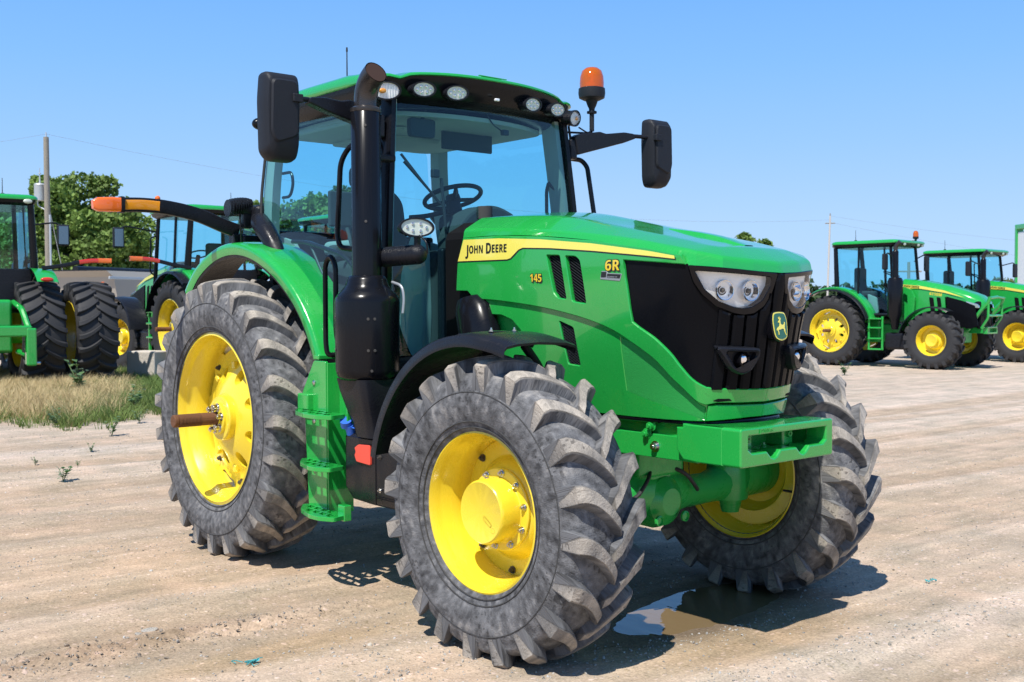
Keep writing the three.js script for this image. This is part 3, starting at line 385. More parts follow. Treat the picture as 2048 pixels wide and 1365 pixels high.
{ // ---- chassis, front frame, weight carrier, front axle
  part(T, 'chassis', mg([box(2.0, .36, .36, 1.9, .90, 0, .04), box(1.5, .55, .62, .55, .80, 0, .06), box(.9, .5, .5, 1.7, .72, 0, .05), cyl([0, .886, -.75], [0, .886, .75], .15, .15, 28), box(.5, .35, .9, 0, .9, 0, .08), box(.5, .12, .5, 2.1, .52, 0, .03)]), M.castGreen);
  for (const sd of [1, -1]) {
    const fr = part(T, 'frame_rail', mg([box(1.15, .16, .03, 2.87, .985, sd * .285, .006), ext([[2.70, .885], [2.82, .99], [2.90, 1.0], [3.30, 1.0], [3.36, 1.045], [3.40, 1.05], [3.40, .885]], .022, .004).translate(0, 0, sd > 0 ? .301 : -.323)]), M.green);
    for (const [x, y, mt] of [[3.115, 1.038, M.green], [3.085, .998, M.green], [3.14, .94, M.steel]]) part(fr, 'bolt', hexBolt([x, y, sd * .325], [0, 0, sd], .019, .02), mt);
  }
  part(T, 'hood_seal', tube([[2.3, 1.066, .352], [3.0, 1.066, .342], [3.32, 1.068, .318], [3.43, 1.070, .268], [3.49, 1.074, .0], [3.43, 1.070, -.268], [3.32, 1.068, -.318], [2.3, 1.066, -.35]], .012, .09), M.blackGloss);
  // weight carrier: front face with a window whose lower rail has two round notches
  const o = rrect(-.357, .892, .357, 1.069, .014), hole = [[-.300, 1.030], [-.297, 1.034], [.297, 1.034], [.300, 1.030], [.300, .972], [.275, .954], [.165, .954], [.135, .926], [.112, .918], [.090, .926], [.062, .954], [-.062, .954], [-.090, .926], [-.112, .918], [-.135, .926], [-.165, .954], [-.275, .954], [-.300, .972]];
  const wc = part(T, 'weight_carrier', mg([ext(shape(o, [hole]), .10, .008).rotateY(Math.PI / 2).translate(3.566, 0, 0),
    ext([[3.30, .945], [3.34, .900], [3.42, .894], [3.57, .894], [3.57, 1.067], [3.36, 1.067], [3.335, 1.05], [3.30, 1.05]], .030, .006).translate(0, 0, .322), ext([[3.30, .945], [3.34, .900], [3.42, .894], [3.57, .894], [3.57, 1.067], [3.36, 1.067], [3.335, 1.05], [3.30, 1.05]], .030, .006).translate(0, 0, -.352),
    box(.26, .022, .68, 3.45, 1.056, 0, .006), box(.035, .16, .68, 3.44, .975, 0, .006), box(.14, .02, .66, 3.50, .905, 0, .005), box(.11, .10, .085, 3.50, .99, .16, .012), box(.11, .10, .085, 3.50, .99, -.16, .012), box(.12, .03, .16, 3.52, .93, 0, .01)]), M.green);
  for (const z of [.16, -.16]) part(wc, 'bolt', lathe([[.006, .012], [.014, .014], [.016, .012], [.017, 0]], 'x', [3.556, 1.0, z], 18), M.castGreen);
  part(wc, 'bolt', hexBolt([3.53, .945, 0], [0, 1, 0], .014, .012), M.green);
  const tx = new TextGeometry('JD 113KG', { font, size: .017, depth: .0025, curveSegments: 3 }).rotateY(Math.PI / 2).translate(3.6755, 1.043, .225); part(wc, 'lettering', tx, M.green);
  // front axle
  const ax = []; for (const sd of [1, -1]) { const p = [[0, .64], [.18, .64], [.30, .60], [.50, .60], [.66, .62]].map(([z, y]) => V(2.765, y, z * sd)); ax.push(sweep(p, (i) => { const w = [.15, .145, .09, .085, .10][i], h = [.15, .145, .09, .085, .11][i]; return [...Array(16)].map((_, k) => [Math.cos(k / 8 * Math.PI) * w, Math.sin(k / 8 * Math.PI) * h]); })); ax.push(lathe([[.001, -.13], [.11, -.12], [.125, -.05], [.12, .08], [.10, .15], [.001, .16]], 'y', [2.765, .64, sd * .70], 28)); ax.push(cyl([2.765, .667, sd * .70], [2.765, .667, sd * .98], .155, .150, 32)); ax.push(cyl([2.60, .60, sd * .10], [2.60, .60, sd * .62], .028, .028, 14)); ax.push(cyl([2.765, .44, sd * .72], [2.765, .52, sd * .72], .05, .07, 18)); }
  ax.push(lathe([[.001, -.20], [.10, -.19], [.145, -.10], [.15, .05], [.125, .12], [.07, .16], [.001, .165]], 'x', [2.78, .60, -.02], 32), box(.34, .26, .24, 2.72, .80, 0, .06));
  part(T, 'front_axle', mg(ax), M.castGreen);
  for (const sd of [1, -1]) { part(T, 'hydraulic_hose', tube([[2.86, .78, sd * .06], [2.93, .74, sd * .14], [2.93, .66, sd * .22], [2.91, .635, sd * .26]], .011, .06, 8), M.rubberSeal); for (let k = 0; k < 6; k++) { const an = k / 6 * 6.28; part(T, 'axle_bolt', hexBolt([2.765 + .125 * Math.cos(an), .64 + .125 * Math.sin(an), sd * .185], [0, 0, sd], .011, .012), M.castGreen); } part(T, 'valve_stem', cyl([2.765 + .30, .667 - .10, sd * .90], [2.765 + .26, .667 - .09, sd * .86], .008, .006, 8), M.rubberSeal); }
  for (const sd of [1, -1]) part(T, 'axle_plug', lathe([[.028, 0], [.028, .012], [.02, .016], [.018, .008], [.001, .008]], 'x', [2.955, .52, sd * .10], 18), M.castGreen);
}
{ // ---- rear fenders
  for (const sd of [1, -1]) {
    const c = [0, .875], sec = [[-.075, .972], [-.030, .985], [-.008, .982], [.003, .966], [.012, .90], [.016, .80], [.018, .66]], rings = [];
    for (let k = 0; k <= 44; k++) { const t = k / 44, a = lerp(23.5, 131, t) * Math.PI / 180, Rf = 1.135 + .028 * sstep(.2, .75, t) + .05 * sstep(.85, 1, t) * 0; const z1 = lerp(.955, .985, sstep(.1, .5, t)) - .985; rings.push(sec.map(([dr, z], j) => { const drop = t > .9 && j < 4 ? -.02 * (t - .9) * 10 : 0; return V(c[0] + (Rf + dr + drop) * Math.cos(a), c[1] + (Rf + dr + drop) * Math.sin(a), sd * (z + z1 * (z - .66) / .32)); })); }
    const g = loft(rings, { crease: .9 });
    const inner = loft(rings.map((r) => r.map((p) => { const d = V(p.x, p.y - .875, 0).normalize(); return p.clone().addScaledVector(d, -.018).add(V(0, 0, -sd * .008)); })), { crease: .9 });
    const edge = (r) => r.map((p) => p); const rearCap = [rings[44], rings[44].map((p) => { const d = V(p.x, p.y - .875, 0).normalize(); return p.clone().addScaledVector(d, -.018); })];
    const fd = part(T, 'rear_fender', mg([g, loft(rearCap)]), M.green); part(fd, 'fender_liner', inner, M.plastic);
    // foot of the fender that meets the steps
    part(fd, 'fender_foot', mg([box(.06, .03, .27, 1.055, 1.318, sd * .84, .008)]), M.green);
    // rubber moulding between fender and glass, and black corner trim
    part(T, 'glass_seal', tube([[.33, 1.935, sd * .795], [.50, 1.76, sd * .80], [.66, 1.60, sd * .80], [.92, 1.345, sd * .80]], .013, .2), M.rubberSeal);
    const pth = new THREE.CatmullRomCurve3([[-.07, 2.30, .70], [-.02, 2.22, .77], [.06, 2.175, .805], [.18, 2.10, .82], [.30, 1.985, .82], [.40, 1.86, .815]].map(([x, y, z]) => V(x, y, z * sd))).getPoints(18);
    part(T, 'corner_trim', sweep(pth, (i, t) => { const w = .058 * Math.sin(Math.PI * clamp(.14 + t * .74)) + .008; return [...Array(12)].map((_, k) => [Math.cos(k / 6 * Math.PI) * w, Math.sin(k / 6 * Math.PI) * w * .75]); }), M.plastic);
  }
}
{ // ---- front fenders
  for (const sd of [1, -1]) {
    const rings = [], under = []; for (let k = 0; k <= 34; k++) { const t = k / 34, a = lerp(166, 72, t) * Math.PI / 180, R = .825 + .012 * Math.sin(t * Math.PI); const row = [[-.042, 1.198], [-.012, 1.200], [0, 1.190], [.012, 1.10], [.018, .98], [.012, .84], [-.004, .775], [-.03, .77]].map(([dr, z], j) => { const in2 = sstep(.86, 1, t) * (j < 3 ? .03 : 0); return V(2.765 + (R + dr) * Math.cos(a - (j > 4 ? .05 * t : 0)), .655 + (R + dr) * Math.sin(a), sd * (z - in2)); }); rings.push(row); under.push(row.map((p, j) => { const d = V(p.x - 2.765, p.y - .655, 0).normalize(); return p.clone().addScaledVector(d, -.012); })); }
    const ff = part(T, 'front_fender', mg([loft(rings, { crease: 1 }), loft(under, { crease: 1 }), loft([rings[34], under[34]]), loft([rings[0], under[0]])]), M.plastic);
    part(ff, 'fender_bracket', mg([tube([[2.72, 1.43, sd * .80], [2.74, 1.30, sd * .70], [2.76, .95, sd * .62]], .022, .1), tube([[2.62, 1.475, sd * 1.12], [2.66, 1.478, sd * .86], [2.72, 1.43, sd * .74]], .016, .04)]), M.plastic);
    part(ff, 'fender_strap', mg([box(.018, .004, .17, 2.80, 1.501, sd * 1.0, .002)]), M.plasticGrey);
    for (const z of [.93, 1.07]) part(ff, 'bolt', hexBolt([2.80, 1.502, sd * z], [0, 1, 0], .008, .006), M.steel);
  }
}
{ // ---- cab
  const AP = (y) => { const ys = [1.30, 1.75, 2.22, 2.80], xs = [1.455, 1.470, 1.453, 1.412], zs = [.770, .772, .745, .692]; return [herm(ys, xs, y), herm(ys, zs, y)]; };
  const sideZ = (x, y) => { const [ax, az] = AP(clamp(y, 1.30, 2.80)); const t = clamp((ax - x) / ax, 0, 1.1); return az + .055 * Math.sin(Math.PI * Math.min(.62, t * .62)) - .02 * sstep(.75, 1.05, t); };
  const sideMap = (x, y, o = 0) => V(x, y, sideZ(x, y) + o), sideN = (x, y) => V(sideZ(x - .01, y) - sideZ(x + .01, y), (sideZ(x, y - .01) - sideZ(x, y + .01)), .02).normalize();
  const frontMap = (v, y, o = 0) => { const [ax, az] = AP(y); return V(ax + .10 * (1 - v * v) + o, y, -v * az); }, frontN = (v, y) => { const a = frontMap(v + .01, y).sub(frontMap(v - .01, y)), b = frontMap(v, y + .01).sub(frontMap(v, y - .01)); return a.cross(b).normalize(); };
  const tri = (p) => THREE.ShapeUtils.triangulateShape(p.map(([a, b]) => new THREE.Vector2(a, b)), []).map((t) => t.map((i) => p[i]));
  const glassSide = roundPoly([[.04, 2.80], [1.405, 2.80], [1.45, 2.22], [1.47, 1.75], [1.452, 1.325], [.99, 1.325], [.90, 1.375], [.66, 1.612], [.46, 1.815], [.36, 1.925], [.22, 2.085], [.06, 2.16], [.015, 2.35]].reverse(), .04, 4);
  const cabin = group(T, 'cab');
  for (const sd of [1, -1]) { const Q = (g) => (sd > 0 ? g : mirrorZ(g));
    part(cabin, 'side_glass', Q(mapped(tri(glassSide), 0, .12, sideMap, sideN)), M.glass);
    // A pillar
    const pl = []; for (let k = 0; k <= 14; k++) { const y = lerp(1.30, 2.82, k / 14), [ax, az] = AP(clamp(y, 1.3, 2.8)); pl.push([V(ax + .028, y, az - .036), V(ax + .030, y, az - .004), V(ax + .006, y, az + .016), V(ax - .045, y, az + .018), V(ax - .055, y, az + .004), V(ax - .050, y, az - .035)]); }
    part(cabin, 'front_pillar', Q(loft(pl, { closed: true, caps: true, crease: .7 })), M.blackPaint);
    const tr = pl.map((r) => r.map((p, j) => V(p.x - .045 + (j === 3 || j === 4 || j === 5 ? -.055 : 0), p.y, p.z - .035))); part(cabin, 'pillar_trim', Q(loft(tr, { closed: true, caps: true })), M.trim);
    // C pillar
    const pc = []; for (let k = 0; k <= 14; k++) { const y = lerp(2.0, 2.83, k / 14), x = .06 - .035 * Math.sin((y - 2.0) / .83 * 3) + .02, z = sideZ(x, y); pc.push([V(x + .02, y, z - .012), V(x - .04, y, z - .020), V(x - .075, y, z - .06), V(x - .06, y, z - .10), V(x + .04, y, z - .10), V(x + .06, y, z - .03)]); }
    part(cabin, 'rear_pillar', Q(loft(pc, { closed: true, caps: true })), M.trim);
    part(cabin, 'window_frame', Q(tube([[.03, 2.20, sideZ(.05, 2.2) + .003], [.012, 2.36, sideZ(.02, 2.36) + .003], [.04, 2.80, sideZ(.05, 2.8) + .003]], .010, .1)), M.rubberSeal); part(cabin, 'window_sill', Q(tube([[.99, 1.322, sideZ(1, 1.32) + .002], [1.45, 1.322, sideZ(1.45, 1.32) + .002]], .012, .02)), M.rubberSeal);
    part(cabin, 'door_rail', Q(tube([[.30, 2.04, .70], [.48, 2.03, .70], [.92, 1.93, .69], [1.36, 1.60, .69]], .014, .08)), M.plastic);
    part(cabin, 'gas_strut', Q(mg([cyl([.52, 2.0, .69], [.82, 1.62, .69], .009), cyl([.82, 1.62, .69], [1.05, 1.35, .69], .014)])), M.darkSteel);
    part(cabin, 'door_handle', Q(tube([[.14, 2.50, .68], [.26, 2.50, .68], [.28, 2.42, .68], [.24, 2.34, .68], [.14, 2.34, .68]], .010, .04)), M.plastic);
    part(cabin, 'door_sill', Q(mg([box(.62, .06, .10, 1.19, 1.285, .745, .015)])), M.plastic);
    part(cabin, 'inner_wall', Q(mg([ext([[.02, 1.25], [.02, 2.09], [.20, 2.05], [.36, 1.89], [.64, 1.60], [.90, 1.345], [.90, 1.25]], .02, .003).translate(0, 0, .62)])), M.trim);
    part(cabin, 'cowl_trim', Q(ext(roundPoly([[1.30, 1.30], [1.40, 1.32], [1.42, 1.55], [1.40, 1.98], [1.30, 2.06], [1.18, 1.80], [1.16, 1.5]], .06), .05, .01).translate(0, 0, .40)), M.trim);
  }
  part(cabin, 'windshield', mapped(tri(roundPoly([[-1, 1.33], [1, 1.33], [1, 2.79], [-1, 2.79]], .03)), 0, .12, frontMap, frontN), M.glass);
  part(cabin, 'rear_window', mapped(tri(roundPoly([[-.70, 2.10], [.70, 2.10], [.66, 2.78], [-.66, 2.78]], .05)), 0, .3, (z, y, o) => V(-.075 + o, y, z), () => V(-1, 0, 0)), M.glass);
  part(cabin, 'rear_wall', mg([box(.05, .85, 1.36, -.05, 1.68, 0, .02), box(.05, .07, 1.4, -.07, 2.10, 0, .02)]), M.plastic);
  part(cabin, 'floor', box(1.45, .06, 1.44, .72, 1.255, 0, .02), M.plastic);
  part(cabin, 'firewall', mg([box(.06, .72, .80, 1.50, 1.60, 0, .02)]), M.plastic);
  part(cabin, 'dashboard', mg([ext(roundPoly([[-.30, 1.85], [.30, 1.85], [.30, 2.06], [.18, 2.19], [.05, 2.235], [-.05, 2.235], [-.18, 2.19], [-.30, 2.06]], .06), .14, .02).rotateY(Math.PI / 2).translate(1.36, -.005, 0), cyl([1.56, 2.14, .10], [1.56, 2.215, .10], .045, .045, 20)]), M.seat);
  // steering wheel on its column
  const q = new THREE.Quaternion().setFromUnitVectors(Y, V(-.35, 1, 0).normalize());
  const sw = part(cabin, 'steering_wheel', mg([new THREE.TorusGeometry(.182, .0145, 12, 44).rotateX(Math.PI / 2), cyl([0, -.03, 0], [0, .01, 0], .05, .045, 20), ...[0, 1, 2].map((k) => cyl([0, -.02, 0], [.19 * Math.cos(k * 2.094 + .5), 0, .19 * Math.sin(k * 2.094 + .5)], .014, .012, 10))]).applyQuaternion(q).translate(1.15, 2.305, .03), M.plasticGrey);
  part(cabin, 'steering_column', mg([cyl([1.15, 2.28, .03], [1.28, 1.85, .03], .045, .075, 18), box(.20, .13, .20, 1.20, 2.13, .03, .05), tube([[1.15, 2.22, .05], [1.08, 2.18, .20], [1.06, 2.17, .30]], .016, .05)]), M.plasticGrey);
  part(cabin, 'seat_cushion', mg([box(.50, .14, .50, .50, 1.78, 0, .06), box(.34, .36, .36, .50, 1.50, 0, .04)]), M.seat);
  part(cabin, 'seat_back', mg([ext(roundPoly([[-.24, 0], [.24, 0], [.22, .55], [.12, .64], [-.12, .64], [-.22, .55]], .07), .12, .03).rotateY(Math.PI / 2).rotateZ(.14).translate(.18, 1.80, 0), box(.12, .16, .28, .12, 2.52, 0, .05)]), M.seat);
  part(cabin, 'armrest_console', mg([box(.52, .10, .20, .52, 2.0, .36, .04), box(.10, .14, .03, .86, 2.12, .42, .01), cyl([.70, 2.04, .38], [.70, 2.12, .38], .016, .022, 12)]), M.trim);
  part(cabin, 'side_console', mg([box(.95, .62, .26, .48, 1.60, .46, .06), box(.60, .55, .30, .60, 1.56, -.50, .06), box(.22, .66, .80, 1.34, 1.62, 0, .06), box(.10, .10, .28, .60, 1.96, .46, .03)]), M.seat);
  part(cabin, 'monitor', mg([box(.03, .22, .28, .82, 2.22, .60, .012), tube([[.84, 2.10, .62], [1.0, 1.9, .66]], .012, .02)]), M.seat);
  part(cabin, 'sun_visor', mg([box(.02, .13, .42, .98, 2.70, -.22, .02)]), M.seat);
  part(cabin, 'wiper', mg([cyl([1.43, 2.50, .62], [1.505, 2.22, .40], .008, .006, 8), cyl([1.436, 2.46, .60], [1.512, 2.21, .385], .012, .005, 8)]), M.rubberSeal);
  part(cabin, 'phone_bracket', mg([tube([[1.45, 1.98, .30], [1.44, 2.22, .32], [1.43, 2.38, .33]], .009, .05), box(.035, .05, .05, 1.43, 2.405, .375, .008)]), M.rubberSeal);
  part(cabin, 'interior_mirror', mg([ext(roundPoly([[-.09, -.055], [.09, -.055], [.095, .055], [-.095, .055]], .02), .03, .006).rotateY(Math.PI / 2).translate(1.27, 2.69, .37), cyl([1.29, 2.73, .37], [1.33, 2.81, .37], .012)]), M.seat);
  part(cabin, 'camera_cable', mg([tube([[1.40, 2.80, -.05], [1.41, 2.74, -.09], [1.42, 2.71, -.15]], .004, .04), box(.03, .035, .05, 1.42, 2.70, -.175, .006)]), M.rubberSeal);
  part(cabin, 'sun_reflector', tube([[1.30, 2.43, -.655], [1.37, 2.36, -.68], [1.37, 2.22, -.69], [1.30, 2.17, -.675], [1.27, 2.22, -.665], [1.28, 2.38, -.655], [1.30, 2.43, -.655]], .012, .03), M.plastic);
  // ---- roof
  const plan = (ins, fx = 0) => { const o = []; const zf = .80 - ins, xf = 1.415 - fx; const N = 22; // right half from rear centre to front centre
    const xr = -.13 + ins; const r = .14; for (let k = 0; k <= 5; k++) o.push([xr, lerp(0, zf - .03 - r, k / 5)]); for (let k = 1; k <= 6; k++) { const a = k / 6 * Math.PI / 2; o.push([xr + r - r * Math.cos(a), zf - .03 - r + r * Math.sin(a)]); } for (let k = 1; k <= 8; k++) { const t = k / 8; o.push([lerp(xr + r, xf - .12, t), zf - .03 * (1 - sstep(0, .5, t))]); } for (let k = 1; k <= 6; k++) { const a = k / 6 * Math.PI / 2; o.push([xf - .12 + .14 * Math.sin(a), zf - .10 + .10 * Math.cos(a)]); } const ze = zf - .10; for (let k = 1; k <= 12; k++) { const t = 1 - k / 12; o.push([xf + .02 + (.135 * (1 - t ** 2.2)) * (1), ze * t]); } return o; };
  const ring = (ins, fx, y, yf = y) => { const h = plan(ins, fx).map(([x, z]) => { const u = Math.abs(z) / .8, ff = sstep(1.12, 1.44, x), notch = .020 * Math.exp(-(((Math.abs(z) - .63) / .035) ** 2)) * sstep(1.2, 1.42, x) * (yf > 2.93 ? 1 : 0); return V(x, lerp(y - .015 * u ** 4, yf - .052 * u ** 3 - notch, ff), z); }); return [...h, ...h.slice(1, -1).reverse().map((p) => V(p.x, p.y, -p.z))]; };
  const top = [ring(.006, .006, 2.918, 2.970), ring(0, 0, 2.924, 2.973), ring(0, 0, 2.955, 2.981), ring(.008, .006, 2.978, 2.988), ring(.03, .03, 2.994, 2.993), ring(.08, .08, 3.004, 2.999), ring(.20, .25, 3.012, 3.006), ring(.42, .6, 3.016), ring(.70, .72, 3.018)];
  const roof = part(T, 'roof', loft(top, { closed: true, caps: true, crease: .9 }), M.green);
  const low = [ring(.010, .012, 2.924, 2.972), ring(.012, .018, 2.90, 2.938), ring(.022, .055, 2.85, 2.872), ring(.045, .10, 2.80, 2.815), ring(.075, .13, 2.785, 2.800), ring(.16, .22, 2.79, 2.800)];
  part(roof, 'roof_fascia', loft(low, { closed: true, crease: .9 }), M.blackPaint);
  part(roof, 'headliner', mg([ext(plan(.13, .17).concat(plan(.13, .17).slice(1, -1).reverse().map(([x, z]) => [x, -z])), .02, .004).rotateX(Math.PI / 2).translate(0, 2.775, 0), box(.6, .04, .5, .35, 2.745, 0, .02)]), M.liner);
  part(roof, 'headliner_console', mg([box(.95, .05, .16, .75, 2.755, .58, .02), cyl([.95, 2.742, .30], [.95, 2.73, .30], .04, .035, 20)]), M.liner);
  part(roof, 'roof_bracket', mg([box(.10, .006, .16, 1.42, 3.012, -.03, .002), box(.03, .03, .03, 1.45, 2.998, .05, .003), box(.03, .03, .03, 1.45, 2.998, -.10, .003), box(.012, .006, .22, 1.48, 3.015, -.03, .002)]), M.green);
  const workLight = (parent, p, dir, rx, ry, kindName = 'work_light') => { const q2 = new THREE.Quaternion().setFromUnitVectors(Zv, V(...dir).normalize()); const A = (g) => g.applyQuaternion(q2).translate(...p); const h = part(parent, kindName, A(mg([ext(shape(ellipse(0, 0, rx * 1.13, ry * 1.20), [ellipse(0, 0, rx, ry)]), .016, 0).translate(0, 0, -.006), ext(shape(ellipse(0, 0, rx * 1.06, ry * 1.06)), .05, .004).translate(0, 0, -.062)])), M.plastic); part(h, 'lens', A(ext(shape(ellipse(0, 0, rx, ry)), .004, .001).translate(0, 0, -.004)), M.ledPlate); for (const [a, b] of [[-.62, 0], [-.25, .42], [-.25, -.42], [.25, .42], [.25, -.42], [.62, 0]]) part(h, 'led', A(lathe([[.009, 0], [.0085, .006], [.006, .008], [.004, .004], [.001, .003]], 'z', [a * rx, b * ry, .0005], 14)), M.chrome); return h; };
  for (const sd of [1, -1]) {
    for (const [x, y, z] of [[1.528, 2.868, .525], [1.545, 2.872, .298]]) workLight(T, [x, y, z * sd], [1, -.10, .12 * sd], .070, .038);
    const c = [1.458, 2.845, .735 * sd], q2 = new THREE.Quaternion().setFromUnitVectors(Zv, V(1, -.12, .40 * sd).normalize()); const A = (g) => g.applyQuaternion(q2).translate(...c);
    const tl = part(T, 'turn_signal', A(mg([ext(shape(ellipse(0, 0, .084, .054), [ellipse(0, 0, .074, .045)]), .014, 0), ext(shape(ellipse(0, 0, .080, .050)), .05, .003).translate(0, 0, -.055)])), M.plastic); part(tl, 'reflector', A(ext(shape(ellipse(0, 0, .074, .045)), .002, 0)), M.satin); part(tl, 'lens', A(new THREE.SphereGeometry(.074, 26, 10, 0, 6.2832, 0, 1.5708).rotateX(Math.PI / 2).scale(1, .61, .30).translate(0, 0, .004)), M.clear); part(tl, 'bulb', A(new THREE.SphereGeometry(.014, 12, 8).scale(1.6, 1, .6).translate(-.025 * sd, 0, .010)), M.amberReflector);
    part(tl, 'lens_rib', A(mg([...Array(9)].map((_, k) => box(.0022, .076 * Math.sqrt(1 - ((k - 4) / 4.6) ** 2), .004, (k - 4) * .0155, 0, .008, .0008)))), M.satin);
    const rl = [-.13, 2.86, .70 * sd]; part(T, 'rear_work_light', new THREE.SphereGeometry(.06, 16, 10).scale(.7, .7, 1).translate(...rl), M.blackPaint);
  }
  part(T, 'roof_camera', mg([box(.02, .016, .03, 1.556, 2.865, .0, .004)]), M.satin);
  part(T, 'antenna', mg([cyl([.02, 3.0, .10], [.02, 3.43, .10], .006, .004, 8), cyl([.02, 2.99, .10], [.02, 3.04, .10], .018, .008, 14), cyl([.02, 3.41, .10], [.02, 3.44, .10], .007, .006, 8)]), M.rubberSeal);
  // ---- beacon
  const b = [1.445, 0, -.915], bc = part(T, 'beacon', mg([lathe([[.001, 2.985], [.055, 2.985], [.085, 3.0], [.090, 3.03], [.088, 3.062], [.08, 3.066]], 'y', b, 32), lathe([[.018, 2.90], [.02, 2.93], [.03, 2.95], [.042, 2.985]], 'y', b, 20), cyl([b[0], 2.78, b[2]], [b[0], 2.91, b[2]], .016), box(.05, .02, .05, b[0], 2.905, b[2], .006)]), M.plasticGrey);
  part(bc, 'beacon_dome', lathe([[.080, 3.064], [.081, 3.10], [.078, 3.14], [.066, 3.178], [.042, 3.198], [.001, 3.205]], 'y', b, 36, 1), M.amber);
  part(bc, 'beacon_lamp', mg([cyl([b[0], 3.065, b[2]], [b[0], 3.10, b[2]], .05, .045, 20), cyl([b[0], 3.10, b[2]], [b[0], 3.17, b[2]], .018, .018, 14), box(.02, .03, .06, b[0], 3.15, b[2], .004)]), M.amberReflector);
  part(bc, 'beacon_bracket', mg([tube([[1.445, 2.86, -.915], [1.445, 2.765, -.915], [1.40, 2.76, -.72]], .007, .02), tube([[1.445, 2.80, -.915], [1.47, 2.755, -.86], [1.46, 2.79, -.78]], .005, .05), tube([[1.41, 2.80, -.735], [1.42, 2.70, -.745], [1.42, 2.62, -.76]], .008, .03)]), M.plastic);
  // ---- mirrors
  for (const sd of [1, -1]) {
    const root = sd > 0 ? [1.42, 2.655, .78] : [1.43, 2.655, -.76], c = sd > 0 ? [1.43, 2.625, 1.405] : [1.53, 2.665, -1.46], end = sd > 0 ? [1.455, 2.735, 1.24] : [1.49, 2.775, -1.25];
    const d = V(end[0] - root[0], end[1] - root[1], end[2] - root[2]), L = d.length(); const arm = ext(roundPoly([[0, -.074], [.05, -.084], [.22, -.072], [.27, -.050], [L - .08, -.035], [L, -.012], [L + .01, .022], [L - .10, .034], [0, .048]], .012), .05, .008).translate(0, 0, -.025).applyMatrix4(new THREE.Matrix4().makeBasis(d.clone().normalize(), V(0, 0, 0).crossVectors(V(-1, 0, 0).multiplyScalar(-sd), d).normalize().multiplyScalar(1), V(sd, 0, 0)).setPosition(...root));
    const ma = part(T, 'mirror_arm', mg([arm, cyl(end, [c[0] + .035, end[1] - .005, c[2] - sd * .03], .014), box(.07, .13, .06, root[0] - .01, root[1] - .01, root[2] - sd * .015, .012)]), M.plastic);
    const prof = (f, x) => roundPoly([[-.100, .235], [.094, .235], [.106, .09], [.100, -.192], [.060, -.235], [-.080, -.235], [-.100, -.18], [-.108, .09]], .03, 5).map(([z, y]) => V(c[0] + x, c[1] + y * f + (f < 1 ? .0 : 0), c[2] + z * f * sd * (sd > 0 ? 1 : 1)));
    const sh = loft([prof(.985, -.045), prof(1, -.030), prof(1, .0), prof(.97, .032), prof(.86, .058), prof(.45, .07), prof(.05, .072)], { closed: true, caps: true, crease: .8 });
    const mi = part(T, 'mirror', sh, M.plasticGrey); part(mi, 'mirror_glass', mg([ext(roundPoly([[-.092, .225], [.090, .225], [.096, -.045], [-.096, -.045]], .03), .002, 0).rotateY(-Math.PI / 2).translate(c[0] - .046, c[1], c[2])]), M.chrome);
    part(mi, 'mirror_panel', mg([loft([[...roundPoly([[-.078, .193], [.076, .193], [.084, -.09], [.056, -.148], [-.078, -.103]], .03, 4).map(([z, y]) => V(c[0] + .068, c[1] + y, c[2] + z * sd))], [...roundPoly([[-.070, .184], [.068, .184], [.076, -.08], [.052, -.137], [-.070, -.094]], .03, 4).map(([z, y]) => V(c[0] + .078, c[1] + y, c[2] + z * sd))]], { closed: true, caps: true, crease: .5 }), box(.03, .045, .06, c[0] + .075, end[1] - .01, c[2] - sd * .07, .006)]), M.plasticGrey);
  }
  // ---- hand rails
  part(T, 'handrail', mg([tube([[1.36, 2.56, .76], [1.345, 2.545, .90], [1.265, 2.45, .925], [1.225, 2.03, .925], [1.25, 1.955, .925], [1.42, 1.935, .86]], .016, .07)]), M.blackPaint);
  part(T, 'handrail', mg([tube([[1.17, 1.34, .88], [1.145, 1.33, .95], [1.135, 1.40, .955], [1.135, 1.86, .955], [1.19, 1.915, .955], [1.25, 1.86, .955], [1.25, 1.45, .955], [1.22, 1.34, .90]], .0155, .06)]), M.blackPaint);
  part(T, 'handrail', mg([tube([[1.35, 2.60, -.75], [1.36, 2.595, -.90], [1.39, 2.55, -.925], [1.46, 2.18, -.93], [1.47, 1.95, -.92], [1.42, 1.90, -.80]], .016, .06)]), M.blackPaint);
  // ---- exhaust
  const ex = [1.575, 0, .952], es = part(T, 'exhaust_stack', mg([lathe([[.001, 1.215], [.150, 1.215], [.168, 1.235], [.176, 1.27], [.180, 1.640], [.177, 1.660], [.163, 1.684], [.138, 1.708], [.118, 1.735], [.110, 1.765], [.098, 1.785], [.082, 1.788], [.082, 2.685], [.066, 2.70]], 'y', ex, 56, .9)]), M.blackPaint);
  part(es, 'stack_base', loft([[.158, 1.22], [.150, 1.15], [.130, 1.06], [.106, .98], [.098, .90]].map(([w, y], i) => roundPoly([[-w * .95, -w], [w * .95, -w], [w * .95, w], [-w * .95, w]], .05, 4).map(([x, z]) => V(ex[0] + x + i * .012, y, ex[2] + z - .03))), { closed: true, caps: true }), M.plastic);
  const el = new THREE.CatmullRomCurve3([V(ex[0], 2.685, ex[2]), V(ex[0], 2.75, ex[2]), V(ex[0] + .015, 2.805, ex[2]), V(ex[0] + .055, 2.855, ex[2]), V(ex[0] + .105, 2.885, ex[2])]).getPoints(16); const c12 = (r) => [...Array(22)].map((_, k) => [Math.cos(k / 11 * Math.PI) * r, Math.sin(k / 11 * Math.PI) * r]);
